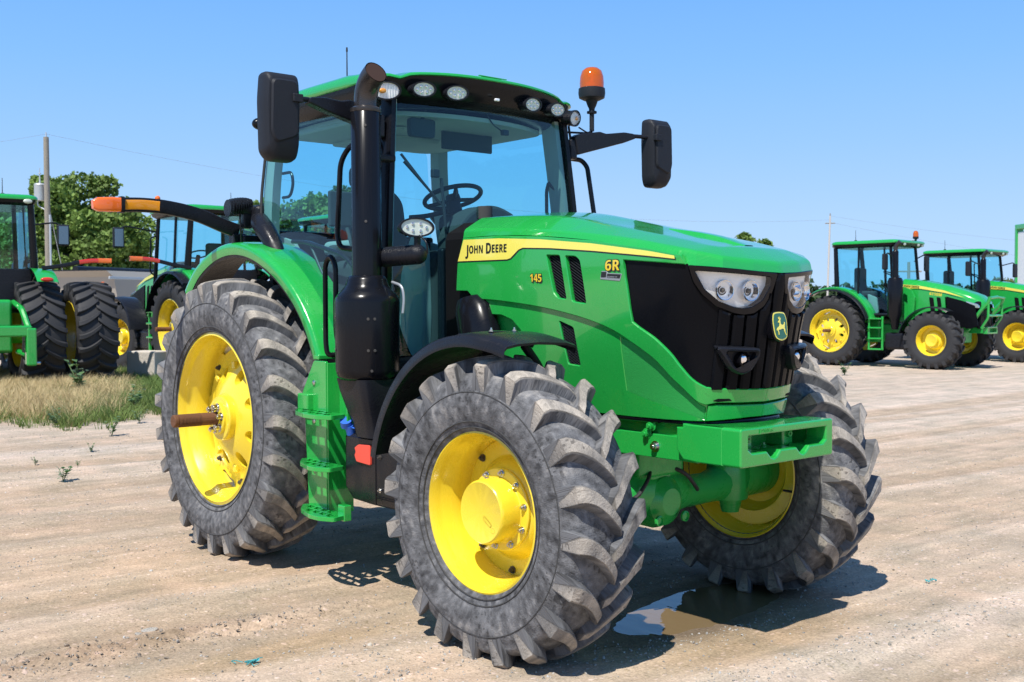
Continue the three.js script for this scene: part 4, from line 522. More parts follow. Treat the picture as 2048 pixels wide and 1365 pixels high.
  part(es, 'exhaust_pipe', mg([sweep(el, (i, t) => c12(.064 + .002 * t), false), lathe([[.083, 2.68], [.086, 2.69], [.086, 2.70], [.066, 2.712]], 'y', ex, 32)]), M.pipe); part(es, 'pipe_bore', sweep(el, () => c12(.060)), M.pipeIn);
  for (const [a, y] of [[1.9, 1.56], [1.9, 1.38], [.35, 1.55], [.55, 1.55], [.35, 1.38], [.55, 1.38], [.45, 1.27], [.62, 2.60], [.62, 2.08]]) { const r = y > 1.8 ? .082 : .179; part(es, 'screw', lathe([[.008, 0], [.0075, .003], [.004, .004], [.001, .004]], 'x', [0, 0, 0], 12).rotateY(-a).translate(ex[0] + Math.cos(a) * r, y, ex[2] + Math.sin(a) * r), M.darkSteel); }
  part(es, 'stack_clamp', mg([box(.10, .05, .20, 1.53, 1.90, .84, .015), box(.08, .04, .20, 1.52, 2.45, .84, .012)]), M.plastic);
  // ---- extra work light on its bracket
  part(T, 'light_bracket', mg([cyl([1.60, 1.89, .86], [1.82, 1.90, .785], .055, .055, 22), new THREE.SphereGeometry(.055, 18, 12).translate(1.82, 1.90, .785), box(.03, .07, .03, 1.82, 1.97, .785, .006), tube([[1.86, 2.0, .80], [1.93, 1.96, .80], [1.92, 1.90, .79]], .005, .04)]), M.plastic);
  workLight(T, [1.835, 2.045, .80], [1, .03, .35], .088, .045); part(T, 'lamp_fins', mg([...Array(9)].map((_, k) => ext(shape(ellipse(0, 0, .085 - k * .003, .045 - k * .003)), .003, 0).translate(0, 0, -.065 - k * .008).applyQuaternion(new THREE.Quaternion().setFromUnitVectors(Zv, V(1, .03, .35).normalize())).translate(1.835, 2.045, .80))), M.plastic);
  part(T, 'cable', tube([[1.70, 1.75, .87], [1.78, 1.73, .86], [1.80, 1.66, .86], [1.80, 1.58, .87]], .008, .04), M.plateGrey);
  // ---- air intake duct beside the hood
  part(T, 'intake_duct', loft([[1.98, 1.30, .11], [1.93, 1.46, .125], [1.88, 1.60, .115], [1.84, 1.66, .08]].map(([x, y, r]) => [...Array(20)].map((_, k) => V(x + Math.cos(k / 10 * Math.PI) * r * 1.1, y + Math.cos(k / 10 * Math.PI) * r * .3, .44 + Math.sin(k / 10 * Math.PI) * r * .8))), { closed: true, caps: true, crease: .9 }), M.blackPaint);
  // ---- warning light arm behind the right rear fender
  const wa = new THREE.CatmullRomCurve3([V(-.20, 2.13, .84), V(-.20, 2.155, .93), V(-.20, 2.225, 1.13), V(-.20, 2.262, 1.34), V(-.20, 2.270, 1.50), V(-.20, 2.264, 1.63)]).getPoints(24);
  const rs = (w, h) => rrect(-w, -h, w, h, Math.min(w, h) * .5, 3);
  const arm2 = part(T, 'warning_light_arm', sweep(wa, () => rs(.022, .046)), M.plastic);
  part(arm2, 'side_reflector', mg([sweep(wa.slice(16, 25), () => rs(.0235, .037))]), M.amberReflector);
  part(arm2, 'arm_lamp', mg([sweep([V(-.20, 2.264, 1.64), V(-.20, 2.262, 1.70), V(-.20, 2.258, 1.79), V(-.20, 2.256, 1.82)], (i) => rs([.030, .034, .032, .018][i], [.044, .047, .043, .026][i]))]), M.orangeLens);
  part(arm2, 'lamp_base', mg([sweep([V(-.20, 2.264, 1.625), V(-.20, 2.264, 1.648)], () => rs(.034, .052))]), M.plastic); part(arm2, 'marker_lamp', new THREE.SphereGeometry(.018, 12, 8).translate(-.20, 2.318, 1.40), M.orangeLens);
  part(arm2, 'arm_hinge', mg([box(.08, .07, .10, -.20, 2.075, .84, .01), box(.06, .10, .16, -.14, 2.05, .76, .015)]), M.plastic);
  const bl = [-.08, 2.27, .835]; part(T, 'rear_side_light', mg([...Array(10)].map((_, k) => { const r = .060 * Math.sqrt(Math.max(.1, 1 - ((k - 2.5) / 8) ** 2)); return cyl([bl[0], bl[1] + .004 * k, bl[2] + .13 - k * .018], [bl[0], bl[1] + .004 * k, bl[2] + .138 - k * .018], r, r, 20); }).concat([cyl([bl[0], bl[1], bl[2] - .03], [bl[0], bl[1], bl[2] + .12], .042, .030, 18), box(.05, .10, .06, bl[0], bl[1] - .08, bl[2], .01), tube([[bl[0] + .02, bl[1] - .02, bl[2] + .06], [bl[0] + .05, bl[1] - .12, bl[2] + .07], [bl[0], bl[1] - .22, bl[2] + .04]], .006, .05), box(.14, .16, .16, bl[0] + .04, bl[1] - .05, bl[2] - .10, .04)])), M.plastic);
  // ---- steps
  const sp = part(T, 'step_plate', mg([ext(roundPoly([[1.055, 1.30], [1.19, 1.30], [1.19, .40], [.985, .40], [.965, .70], [.945, .98], [.915, 1.10]], .015), .012, .003).translate(0, 0, .975), box(.012, .88, .17, 1.196, .85, .90, .003), box(.24, .34, .012, 1.31, 1.14, .90, .003), box(.012, .34, .10, 1.43, 1.14, .95, .003), box(.12, .10, .05, .985, 1.055, 1.005, .012)]), M.green);
  for (const [x, y] of [[1.06, 1.17], [1.06, .945], [1.06, .655]]) part(sp, 'bolt', lathe([[.016, 0], [.015, .006], [.009, .010], [.001, .011]], 'z', [x, y, .990], 14), M.steel);
  for (const [y, x0, x1] of [[1.000, .905, 1.40], [.705, .955, 1.38], [.432, .960, 1.42]]) {
    const o = roundPoly([[x0, .985], [x1, .985], [x1 + .03, 1.10], [x1 - .06, 1.145], [x0 + .30, 1.150], [x0 + .12, 1.10], [x0, 1.02]], .02, 4), h = []; for (let r = 0; r < 2; r++) for (let k = 0; k < 4; k++) { const a = x0 + .06 + r * .09 + k * (x1 - x0 - .16) / 4, w = (x1 - x0 - .16) / 4 - .016; h.push([[a, 1.0 + r * .062], [a + w, 1.0 + r * .062], [a + w + .03, 1.045 + r * .062], [a + .03, 1.045 + r * .062]]); }
    part(T, 'step_tread', mg([ext(shape(o.map(([x, z]) => [x, -z]), h.map((q) => q.map(([x, z]) => [x, -z]))), .020, .003).rotateX(-Math.PI / 2).translate(0, y - .012, 0)]), M.green);
  }
  part(T, 'step_post', box(.07, .09, .05, 1.40, .452, 1.00, .006), M.green);
  // ---- black tank with red lid and blue cap
  const tk = part(T, 'side_tank', mg([loft([[.50, .10, .10], [.53, .03, .03], [.60, .0, .0], [.885, 0, 0], [.905, .02, .02]].map(([y, i]) => roundPoly([[1.36 + i, .60], [1.98 - i, .60], [1.98 - i, .985 - i], [1.36 + i, .985 - i]], .05, 4).map(([x, z]) => V(x, y, z))), { closed: true, caps: true, crease: .6 })]), M.plastic);
  part(tk, 'tank_seam', mg([box(.006, .36, .006, 1.70, .72, .985, .002), box(.28, .006, .006, 1.84, .575, .985, .002)]), M.mesh);
  part(tk, 'red_lid', mg([ext(roundPoly([[1.50, .79], [1.52, .755], [1.66, .748], [1.66, .86], [1.54, .852], [1.50, .83], [1.515, .81]], .01), .012, .003).translate(0, 0, .982)]), M.redLid);
  part(tk, 'blue_cap', mg([cyl([1.405, .945, .985], [1.42, .978, 1.00], .034, .034, 22), cyl([1.415, .90, .96], [1.425, .95, .98], .028, .028, 18), new THREE.TorusGeometry(.035, .005, 6, 20).rotateX(1.2).translate(1.47, .925, .95)]), M.blueCap);
  part(tk, 'screw', hexBolt([1.745, .62, .985], [0, 0, 1], .009, .006), M.steel); part(tk, 'screw', hexBolt([1.745, .80, .985], [0, 0, 1], .009, .006), M.darkSteel);
  part(T, 'underbody', mg([box(.70, .40, .50, 1.30, .72, .42, .05), box(.9, .35, .5, 1.5, .70, -.45, .05)]), M.plastic);
}
// ---------------------------------------------------------------- ground
const puddle = (x, z) => { // signed depth field of the wheel-rut puddle: >0 inside
  const n = .10 * fbm2(x * 3.1 + 9, z * 3.1, 3) + .04 * fbm2(x * 14, z * 14, 2);
  return 1 - Math.hypot((x - 2.86 - .10 * (z + .35)) / .31, (z + .36) / .90) + n * 1.6; };
const rut = (x, z) => { const xc = x + .05 * z + .35 * Math.sin(z * .22 + .6); return { xc, r: fbm2(xc * 1.15 + 3.3, z * .05, 3), f: fbm2(xc * 4.2, z * .22 + 7, 3) }; };
const TRK = [[-3.1, .24], [-2.3, .2], [-1.15, .26], [.95, .2], [1.55, .22], [3.75, .2], [4.35, .26], [5.15, .22], [6.0, .3], [7.1, .3]], trk = (xc, z) => { let s = 0; for (const [c, w] of TRK) s += Math.exp(-(((xc - c + .05 * Math.sin(z * .9 + c)) / w) ** 4)); return Math.min(1, s); };
function gy(x, z) {
  const d = Math.hypot(x - 3, z), near = 1 - sstep(9, 26, d), { xc, r, f } = rut(x, z);
  let h = near * (-.012 * trk(xc, z) + .034 * r + .008 * f + .004 * fbm2(xc * 9.5, z * .35 + 3, 2) + .010 * fbm2(x * 9, z * 9, 3) + .006 * fbm2(x * 30, z * 30, 2));
  // ridge of churned mud left by a tyre in the near left
  const rx = xc - 1.98; if (Math.abs(rx) < .4) { const w = Math.exp(-((rx / .13) ** 2)) * sstep(.4, 1.4, z); h += w * (.012 + .050 * fbm2(x * 30, z * 17, 3) + .03 * Math.max(0, vn2(x * 60, z * 40))); }
  const flat = Math.exp(-((Math.hypot(x - 2.765, (Math.abs(z) - .96) * 1.3) / .42) ** 4)) + Math.exp(-((Math.hypot(x, (Math.abs(z) - .93) * 1.2) / .5) ** 4)); h = lerp(h, -.012, clamp(flat) * .9);
  const p = puddle(x, z); if (p > -.6) h = lerp(h, -.022 - .02 * p, sstep(-.25, .25, p)); else h += 0;
  return h;
}
{
  const axis = (a, b, st, far) => { const o = []; for (let v = a; v <= b + 1e-6; v += st) o.push(v); let s = st, v = b; while (v < far) { s *= 1.22; v += s; o.push(v); } s = st; v = a; while (v > -far) { s *= 1.22; v -= s; o.unshift(v); } return o; };
  const X = axis(-5, 5.6, .036, 900), Z = axis(-6.5, 4.2, .045, 900), P = [], U = [], Cc = [], I = [];
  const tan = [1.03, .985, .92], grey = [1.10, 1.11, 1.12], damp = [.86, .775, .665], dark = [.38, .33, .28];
  for (const x of X) for (const z of Z) {
    const d = Math.hypot(x - 3, z), { xc, r, f } = rut(x, z), n = fbm2(x * .5 + 11, z * .35, 4), n2 = fbm2(x * 2.3, z * 1.4 + 5, 3); P.push(x, gy(x, z), z); U.push(x / 3.2, z / 3.2);
    const g = clamp(.22 + .9 * n + .25 * f + .75 * sstep(5.5, 14, d)), w = clamp(.15 - 1.3 * r + .15 * n2 + .75 * trk(xc, z)) * (1 - sstep(10, 22, d) * .7), pd = Math.max(sstep(-.75, -.05, puddle(x, z) + .18 * n2), .8 * (1 - sstep(.55, 1.15, Math.hypot((x - 2.35) / 1.1, (z + .55) / 1.15) + .35 * n2))); const ridge = Math.exp(-(((xc - 1.98) / .22) ** 2)) * sstep(.2, 1.2, z);  // pd: wet mud by the puddle, plus shade painted darker under the tractor
    const film = Math.exp(-((Math.hypot((x - 3.42) / .26, (z + .05) / .75)) ** 4)) + Math.exp(-((Math.hypot((x - 2.05) / .16, (z - 1.75) / .7)) ** 4));
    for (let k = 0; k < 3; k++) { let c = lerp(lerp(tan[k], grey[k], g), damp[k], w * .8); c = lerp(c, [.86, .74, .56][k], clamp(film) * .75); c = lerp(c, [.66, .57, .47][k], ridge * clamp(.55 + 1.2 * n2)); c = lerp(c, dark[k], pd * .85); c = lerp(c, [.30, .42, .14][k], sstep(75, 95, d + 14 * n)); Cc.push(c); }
  }
  const m = Z.length; for (let i = 0; i < X.length - 1; i++) for (let j = 0; j < m - 1; j++) { const a = i * m + j; I.push(a, a + 1, a + m, a + 1, a + m + 1, a + m); }
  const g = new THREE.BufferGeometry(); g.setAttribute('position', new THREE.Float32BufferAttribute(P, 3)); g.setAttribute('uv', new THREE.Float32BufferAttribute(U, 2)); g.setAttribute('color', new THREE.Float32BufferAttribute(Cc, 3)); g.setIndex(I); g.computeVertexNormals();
  const N = 1024, H = new Float32Array(N * N), pebR = rng(12); // pebbles stamped into a height field
  for (let j = 0; j < N; j++) for (let i = 0; i < N; i++) H[j * N + i] = .30 * fbm2(i / N * 20, j / N * 20, 4, 20, 20) + .16 * vn2(i / N * 256, j / N * 256, 256, 256);
  const tint = new Float32Array(N * N);
  for (let k = 0; k < 9000; k++) { const cx = pebR() * N, cy = pebR() * N, r = 1 + 3.6 * Math.pow(pebR(), 3.5), t = pebR() - .35, e = .7 + .6 * pebR(); for (let y = -5; y <= 5; y++) for (let x = -5; x <= 5; x++) { const q = 1 - Math.hypot(x * e, y / e) / r; if (q <= 0) continue; const o = ((Math.floor(cy) + y + N) % N) * N + ((Math.floor(cx) + x + N) % N); H[o] = Math.max(H[o], .12 + .45 * Math.sqrt(q)); tint[o] = t; } }
  const colT = dataTex(N, (u, v) => { const i = Math.floor(u * N), j = Math.floor(v * N), h = H[j * N + i], t = tint[j * N + i], n = fbm2(u * 12, v * 12, 5, 12, 12), st = fbm2(u * 40, v * 5, 3, 40, 5); const b = .672 + .07 * n + .08 * st + .07 * vn2(u * 512, v * 512, 512, 512) + t * .17; return [b * 1.045 + .02 * n, b * .955, b * .858 + t * .06]; }, true);
  const bmp = dataTex(N, (u, v) => .35 + .7 * H[Math.floor(v * N) * N + Math.floor(u * N)]);
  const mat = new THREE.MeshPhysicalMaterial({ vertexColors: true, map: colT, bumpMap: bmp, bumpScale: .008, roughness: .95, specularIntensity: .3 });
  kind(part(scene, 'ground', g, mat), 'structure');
  // muddy water standing in the rut
  const wp = []; for (let k = 0; k < 40; k++) { const a = k / 40 * 6.28319; wp.push([2.70 + .95 * Math.cos(a), -.5 + 1.25 * Math.sin(a)]); }
  const ripple = dataTex(256, (u, v) => .5 + .5 * fbm2(u * 6, v * 18, 3, 6, 18), false, 1);
  kind(part(scene, 'puddle', new THREE.ShapeGeometry(shape(wp.map(([x, z]) => [x, -z]))).rotateX(-Math.PI / 2).translate(0, -.0245, 0), new THREE.MeshPhysicalMaterial({ color: C(.185, .13, .068), roughness: .015, ior: 1.4, bumpMap: ripple, bumpScale: .0012 })), 'structure');
  // loose gravel
  const rnd = rng(31), base = new THREE.IcosahedronGeometry(1, 1); { const p = base.attributes.position; for (let i = 0; i < p.count; i++) { const s = 1 + .28 * vn3(p.getX(i) * 1.7 + 4, p.getY(i) * 1.7, p.getZ(i) * 1.7); p.setXYZ(i, p.getX(i) * s, p.getY(i) * s * .7, p.getZ(i) * s); } base.computeVertexNormals(); }
  const n = 30000, inst = new THREE.InstancedMesh(base, new THREE.MeshPhysicalMaterial({ color: C(1, 1, 1), roughness: .9 }), n); const mm = new THREE.Matrix4(), q = new THREE.Quaternion(), e = new THREE.Euler();
  let c = 0; while (c < n) { const D = 3.2 + 14 * Math.pow(rnd(), 1.6), an = (rnd() - .5) * .98, dir = AIM.f.clone().applyAxisAngle(Y, an), x = EYE.x + dir.x * D, z = EYE.z + dir.z * D; const { f, r } = rut(x, z), keep = (1 - .75 * trk(rut(x, z).xc, z)) * (.18 + 1.6 * Math.max(0, f) + 1.0 * Math.max(0, r) + .5 * Math.max(0, fbm2(x * .8, z * .8, 2)) + 1.2 * Math.exp(-((puddle(x, z) + .35) ** 2) / .04)); if (rnd() > keep || puddle(x, z) > -.02) continue; const s = .0017 + .0048 * Math.pow(rnd(), 5) + (rnd() < .002 ? .005 : 0), y = gy(x, z); e.set(rnd() * 6, rnd() * 6, rnd() * 6); mm.compose(V(x, y + s * .25, z), q.setFromEuler(e), V(s * (1 + rnd() * .6), s, s * (1 + rnd() * .4))); inst.setMatrixAt(c, mm); const b = .18 + .26 * rnd(), w = rnd(); inst.setColorAt(c, C(b * (1.02 + .08 * w), b, b * (.97 - .14 * w))); c++; }
  { const nc = 1100, cl = new THREE.InstancedMesh(base, new THREE.MeshPhysicalMaterial({ color: C(1, 1, 1), roughness: .95 }), nc); for (let k = 0; k < nc; k++) { const z = 3.6 - 2.6 * Math.pow(rnd(), 1.3), off = (rnd() + rnd() + rnd() - 1.5) * .22, x = 1.98 + off - .05 * z - .35 * Math.sin(z * .22 + .6), s = (.0018 + .006 * Math.pow(rnd(), 3)) * (.4 + .6 * sstep(.9, 2.2, z)); e.set(rnd() * 6, rnd() * 6, rnd() * 6); mm.compose(V(x, gy(x, z) + s * .2, z), q.setFromEuler(e), V(s * (1 + rnd()), s, s * (1 + rnd()))); cl.setMatrixAt(k, mm); const b = .15 + .10 * rnd(); cl.setColorAt(k, C(b * 1.12, b * .94, b * .76)); } cl.name = 'mud_clods'; cl.castShadow = cl.receiveShadow = true; scene.add(cl); tag(kind(cl, 'stuff'), 'crumbled brown mud clods along a tyre track at lower left', 'mud'); }
  inst.name = 'gravel'; inst.castShadow = inst.receiveShadow = true; scene.add(inst); tag(kind(inst, 'stuff'), 'loose grey and tan gravel scattered over the dirt yard', 'gravel');
}
// a few bigger stones and scraps
{
  const stone = (x, z, s, seed, label, flat = .5) => { const g = new THREE.IcosahedronGeometry(1, 3), p = g.attributes.position; for (let i = 0; i < p.count; i++) { const k = 1 + .5 * fbm3(p.getX(i) * 1.3 + seed, p.getY(i) * 1.3, p.getZ(i) * 1.3, 3); p.setXYZ(i, p.getX(i) * k * 1.5, p.getY(i) * k * flat, p.getZ(i) * k); } g.computeVertexNormals(); g.scale(s, s, s); const m = part(scene, numbered('stone'), mergeVertices(g), new THREE.MeshPhysicalMaterial({ color: C(.50, .46, .40), roughness: .9, bumpMap: rubberBump, bumpScale: .004 })); m.position.set(x, gy(x, z) + s * flat * .3, z); m.rotation.y = seed; tag(m, label, 'stone', 'pale stones on the dirt'); };
  stone(1.335, 2.11, .030, 1.2, 'largest pale flat stone lying on the dirt at lower left', .35); stone(1.37, 2.185, .016, 3.4, 'small pale stone just left of the largest flat stone'); stone(1.40, 2.25, .010, 5.1, 'tiny pale stone leftmost of the three by the flat stone'); stone(1.52, 1.80, .013, 7.7, 'small pale stone alone to the right of the flat stone'); stone(2.28, 2.02, .010, 9.3, 'small pale pebble beside the blue green scrap in front');
  const scrap = (x, z, L, seed, label) => { const r = rng(seed), gs = []; for (let k = 0; k < 7; k++) { const pts = []; let px = (r() - .5) * L, pz = (r() - .5) * L * .4; for (let i = 0; i < 5; i++) { pts.push([px, .004 + r() * .014, pz]); px += (r() - .5) * L * .5; pz += (r() - .5) * L * .3; } gs.push(tube(pts, .0022, .01, 5)); } const sh = new THREE.PlaneGeometry(L * .35, L * .18, 6, 4), p = sh.attributes.position; for (let i = 0; i < p.count; i++) p.setZ(i, .010 * vn2(p.getX(i) * 40, p.getY(i) * 40 + seed)); sh.rotateX(-Math.PI / 2 + .2).translate(L * .4, .012, -L * .1); sh.computeVertexNormals(); const m = part(scene, numbered('plastic_scrap'), mg([...gs, sh]), new THREE.MeshPhysicalMaterial({ color: C(.06, .34, .36), roughness: .5 })); m.position.set(x, gy(x, z), z); m.rotation.y = 1.2; tag(m, label, 'litter', 'shreds of plastic twine'); };
  scrap(2.15, 2.0, .12, 4, 'tangle of blue green plastic twine in the near left tyre track'); scrap(3.46, -1.70, .07, 8, 'small blue green plastic shred right of the tractor');
}
// ---------------------------------------------------------------- grass strip and weeds
const at = (u, v, depth) => { const x = (u - 1024) / 2190.6, y = (682.5 - v) / 2190.6; const f = new THREE.Vector3(), r = V(1, 0, 0).applyQuaternion(camera.quaternion), up = V(0, 1, 0).applyQuaternion(camera.quaternion); f.set(0, 0, -1).applyQuaternion(camera.quaternion); return EYE.clone().addScaledVector(f, depth).addScaledVector(r, x * depth).addScaledVector(up, y * depth); };
{
  const rnd = rng(91); const tuft = (n, h, w, spread, bend, col) => { const P = [], Cc = [], I = []; for (let k = 0; k < n; k++) { const a = rnd() * 6.283, r = rnd() * spread, x0 = Math.cos(a) * r, z0 = Math.sin(a) * r, H = h * (.5 + rnd() * .6), b = bend * (.3 + rnd()), da = a + (rnd() - .5) * 2, c = col(rnd()); const o = P.length / 3; for (let i = 0; i <= 3; i++) { const t = i / 3, x = x0 + Math.cos(da) * b * t * t * H, z = z0 + Math.sin(da) * b * t * t * H, y = H * t * (1 - .25 * b * t), ww = w * (1 - t * .85); P.push(x - Math.sin(da) * ww, y, z + Math.cos(da) * ww, x + Math.sin(da) * ww, y, z - Math.cos(da) * ww); Cc.push(...c, ...c); } for (let i = 0; i < 3; i++) I.push(o + i * 2, o + i * 2 + 1, o + i * 2 + 2, o + i * 2 + 1, o + i * 2 + 3, o + i * 2 + 2); } const g = new THREE.BufferGeometry(); g.setAttribute('position', new THREE.Float32BufferAttribute(P, 3)); g.setAttribute('color', new THREE.Float32BufferAttribute(Cc, 3)); g.setIndex(I); g.computeVertexNormals(); return g; };
  const matG = new THREE.MeshPhysicalMaterial({ vertexColors: true, roughness: .8, side: THREE.DoubleSide, transmission: .3, thickness: 0, specularIntensity: .3 });
  const strip = (x, z) => { const p = V(x, 0, z).sub(EYE), f = AIM.f.clone().setY(0).normalize(), d = p.dot(f), u = 1024 + 2190 * p.dot(AIM.r) / d, v = 607 + 1.631 * 2190 / d; return [u, v, d]; };
  const scatter = (name, label, geo, n, keep, smin, smax) => { const inst = new THREE.InstancedMesh(geo, matG, n); let c = 0, g = 0; const mm = new THREE.Matrix4(), q = new THREE.Quaternion(); while (c < n && g++ < n * 60) { const d = 11.2 + 15 * rnd(), u = -120 + 640 * rnd(), p = at(u, 607 + 1.631 * 2190 / d, d), x = p.x, z = p.z; if (rnd() > keep(u, 607 + 1.631 * 2190 / d, x, z)) continue; q.setFromAxisAngle(Y, rnd() * 6.28); const s = lerp(smin, smax, rnd()); mm.compose(V(x, gy(x, z) - .01, z), q, V(s, s * (.8 + .4 * rnd()), s)); inst.setMatrixAt(c, mm); c++; } inst.count = c; inst.name = name; inst.castShadow = inst.receiveShadow = true; scene.add(inst); tag(kind(inst, 'stuff'), label, 'grass'); };
  const edge = (u) => 842 + 40 * fbm2(u * .022, 3, 3) - (u > 200 ? (u - 200) * .05 : 0);
  const dry = tuft(16, .26, .004, .12, .8, (t) => [.50 + .14 * t, .40 + .11 * t, .21 + .07 * t]), green = tuft(13, .20, .006, .13, .8, (t) => [.11 + .10 * t, .18 + .10 * t, .045 + .03 * t]);
  scatter('dry_grass', 'tall dry straw coloured grass in front of the parked tractors at left', dry, 10000, (u, v) => (v < edge(u) && v > 735 ? clamp(.46 - Math.max(0, u - 140) * .0045 + .6 * fbm2(u * .03, v * .05, 2)) * sstep(edge(u), edge(u) - 55, v) : 0), .6, 1.25);
  scatter('green_grass', 'green weeds and grass growing along the edge of the yard', green, 9000, (u, v) => (v < edge(u) + 14 && v > 735 ? sstep(edge(u) + 14, edge(u) - 40, v) * clamp(.30 + Math.max(0, u - 20) * .0046 + .9 * fbm2(u * .025 + 7, v * .04, 2)) : 0), .5, 1.3);
  // leafy weeds standing alone
  const weed = (x, z, h, n, seed, label) => { const r = rng(seed), t = thing('weed_plant', label, 'weed', [x, gy(x, z), z], 0, 'small weeds on the bare yard'); const gs = [], st = []; for (let k = 0; k < n; k++) { const a = r() * 6.28, L = h * (.5 + r() * .6), p = [[0, 0, 0], [Math.cos(a) * L * .2, L * .5, Math.sin(a) * L * .2], [Math.cos(a) * L * .5, L * .9, Math.sin(a) * L * .5]]; st.push(tube(p, h * .012, .05, 5)); for (let i = 0; i < 7; i++) { const s = .25 + i / 9, q = V(Math.cos(a) * L * .45 * s, L * .95 * s, Math.sin(a) * L * .45 * s), b = r() * 6.28, w = h * .10, l = h * .26 * (1.1 - s * .4); const lf = new THREE.BufferGeometry(); lf.setAttribute('position', new THREE.Float32BufferAttribute([0, 0, 0, -w, .12 * l, l * .5, 0, 0, l, w, .12 * l, l * .5], 3)); lf.setIndex([0, 3, 1, 1, 3, 2]); lf.rotateX(-.5 + r() * .6).rotateY(b).translate(q.x, q.y, q.z); lf.computeVertexNormals(); gs.push(lf); } } part(t, 'stem', mg(st), M.leafStem); part(t, 'leaves', mg(gs), M.leaf); };
  M.leaf = new THREE.MeshPhysicalMaterial({ color: C(.075, .17, .03), roughness: .6, side: THREE.DoubleSide, transmission: .3, thickness: 0 }); M.leafStem = new THREE.MeshPhysicalMaterial({ color: C(.10, .16, .05), roughness: .8 });
  weed(-3.60, .92, .20, 5, 2, 'small leafy weed on bare ground left of the rear wheel'); weed(-5.0, .74, .10, 5, 3, 'tiny low weed farthest left on the bare dirt'); weed(-5.5, .0, .11, 6, 5, 'low spreading weed on the dirt behind the rear wheel'); weed(-6.9, -.75, .24, 6, 7, 'bushy green weed at the edge of the grass near the rear tyre'); weed(-4.6, .45, .08, 4, 11, 'little weed between the two nearest weeds left of the rear wheel'); weed(-7.9, -1.5, .20, 6, 13, 'green weed at grass edge beside the rear tyre');
  for (const [u, d, h, s, l] of [[345, 19.5, .55, 17, 'tall bright green weed standing in the dry grass before the dual wheels'], [160, 19.5, .65, 19, 'tallest leafy weed in front of the dual wheel tractor'], [265, 17, .40, 23, 'leafy weed in front of the concrete block'], [1690, 24.5, .35, 29, 'wispy weed at the rear wheel of the right tractor'], [110, 14.6, .25, 37, 'round green weed low in the dry grass']]) { const p = at(u, 607 + 1.631 * 2190 / d, d); weed(p.x, p.z, h, 7, s, l); }
}
// ---------------------------------------------------------------- trees
M.bark = new THREE.MeshPhysicalMaterial({ color: C(.16, .12, .085), roughness: .95, bumpMap: rubberBump, bumpScale: .02 });
M.crownA = new THREE.MeshPhysicalMaterial({ vertexColors: true, roughness: .65, side: THREE.DoubleSide, transmission: .35, thickness: 0, specularIntensity: .4 });
function crownGeo(seed, n, rx, ry, rz, leaf, tone) {
  const r = rng(seed), P = [], Cc = [], clumps = []; for (let k = 0; k < 80; k++) { const a = r() * 6.283, e = Math.asin(r() * 1.75 - .75), q = .45 + .55 * Math.cbrt(r()); clumps.push([Math.cos(a) * Math.cos(e) * rx * q, Math.sin(e) * ry * q, Math.sin(a) * Math.cos(e) * rz * q, (.14 + .17 * r()) * (rx + ry) / 2, .8 + .4 * r()]); }
  for (let k = 0; k < n; k++) { const c = clumps[Math.floor(r() * clumps.length)]; const d = V(r() - .5, r() - .5, r() - .5).normalize().multiplyScalar(c[3] * Math.cbrt(.2 + .8 * r())); d.y *= .75; const p = V(c[0], c[1], c[2]).add(d); const a = V(r() - .5, r() - .7, r() - .5).normalize(), b = V(r() - .5, r() - .5, r() - .5).cross(a).normalize(), l = leaf * (.6 + .8 * r()), w = l * .55; const q = [p, p.clone().addScaledVector(a, l * .5).addScaledVector(b, w), p.clone().addScaledVector(a, l), p.clone().addScaledVector(a, l * .5).addScaledVector(b, -w)]; for (const i of [0, 1, 2, 0, 2, 3]) P.push(q[i].x, q[i].y, q[i].z); const t = c[4] * (.75 + .5 * r()); for (let i = 0; i < 6; i++) Cc.push(tone[0] * t, tone[1] * t, tone[2] * t); }
  const g = new THREE.BufferGeometry(); g.setAttribute('position', new THREE.Float32BufferAttribute(P, 3)); g.setAttribute('color', new THREE.Float32BufferAttribute(Cc, 3)); g.computeVertexNormals(); return g;
}
function tree(label, u, topV, depth, rx, ry, seed, o = {}) {
  const top = at(u, topV, depth), t = thing(o.name || 'leafy_tree', label, 'tree', [top.x, 0, top.z], 0, o.group), cy = top.y - ry; const tr = [cyl([0, -.1, 0], [.1, cy, .05], .035 * ry + .12, .02 * ry + .06, 12)]; const r = rng(seed); for (let k = 0; k < 7; k++) { const a = r() * 6.28; tr.push(cyl([.06, cy * (.55 + .4 * r()), .03], [Math.cos(a) * rx * .65, cy + ry * (r() * .8 - .2), Math.sin(a) * rx * .65], .02 * ry + .03, .02, 8)); }
  part(t, 'trunk', mg(tr), M.bark); const c = part(t, 'crown', crownGeo(seed, o.n || 12000, rx, ry, rx, o.leaf || .20, o.tone || [.185, .285, .062]), M.crownA); c.position.y = cy; return t;
}
tree('big leafy green tree behind the utility pole with the transformer', 150, 350, 42, 2.55, 3.0, 41, { n: 46000, leaf: .15 });
tree('lower leafy tree at far left behind the dual wheel tractor', 62, 415, 46, 2.0, 2.6, 43, { n: 24000, leaf: .16 });
tree('tree seen through the cab glass behind the exhaust stack', 665, 378, 62, 3.4, 2.6, 47, { n: 16000, leaf: .24 });
tree('small tree top showing just left of the cab rear corner', 512, 404, 58, .9, 1.8, 48, { n: 5000, leaf: .22 });
tree('distant tree top showing above the hood, left of the pair', 1490, 468, 95, .75, 2.6, 53, { n: 5000, leaf: .3, group: 'tree tops above the hood' });
tree('distant tree top showing above the hood, right of the pair', 1530, 478, 98, .8, 2.4, 59, { n: 5000, leaf: .3, group: 'tree tops above the hood' });
tree('far yellowish bush by the green sign at right edge', 1998, 562, 80, 1.9, 1.1, 61, { n: 5000, leaf: .28, tone: [.14, .17, .04] });
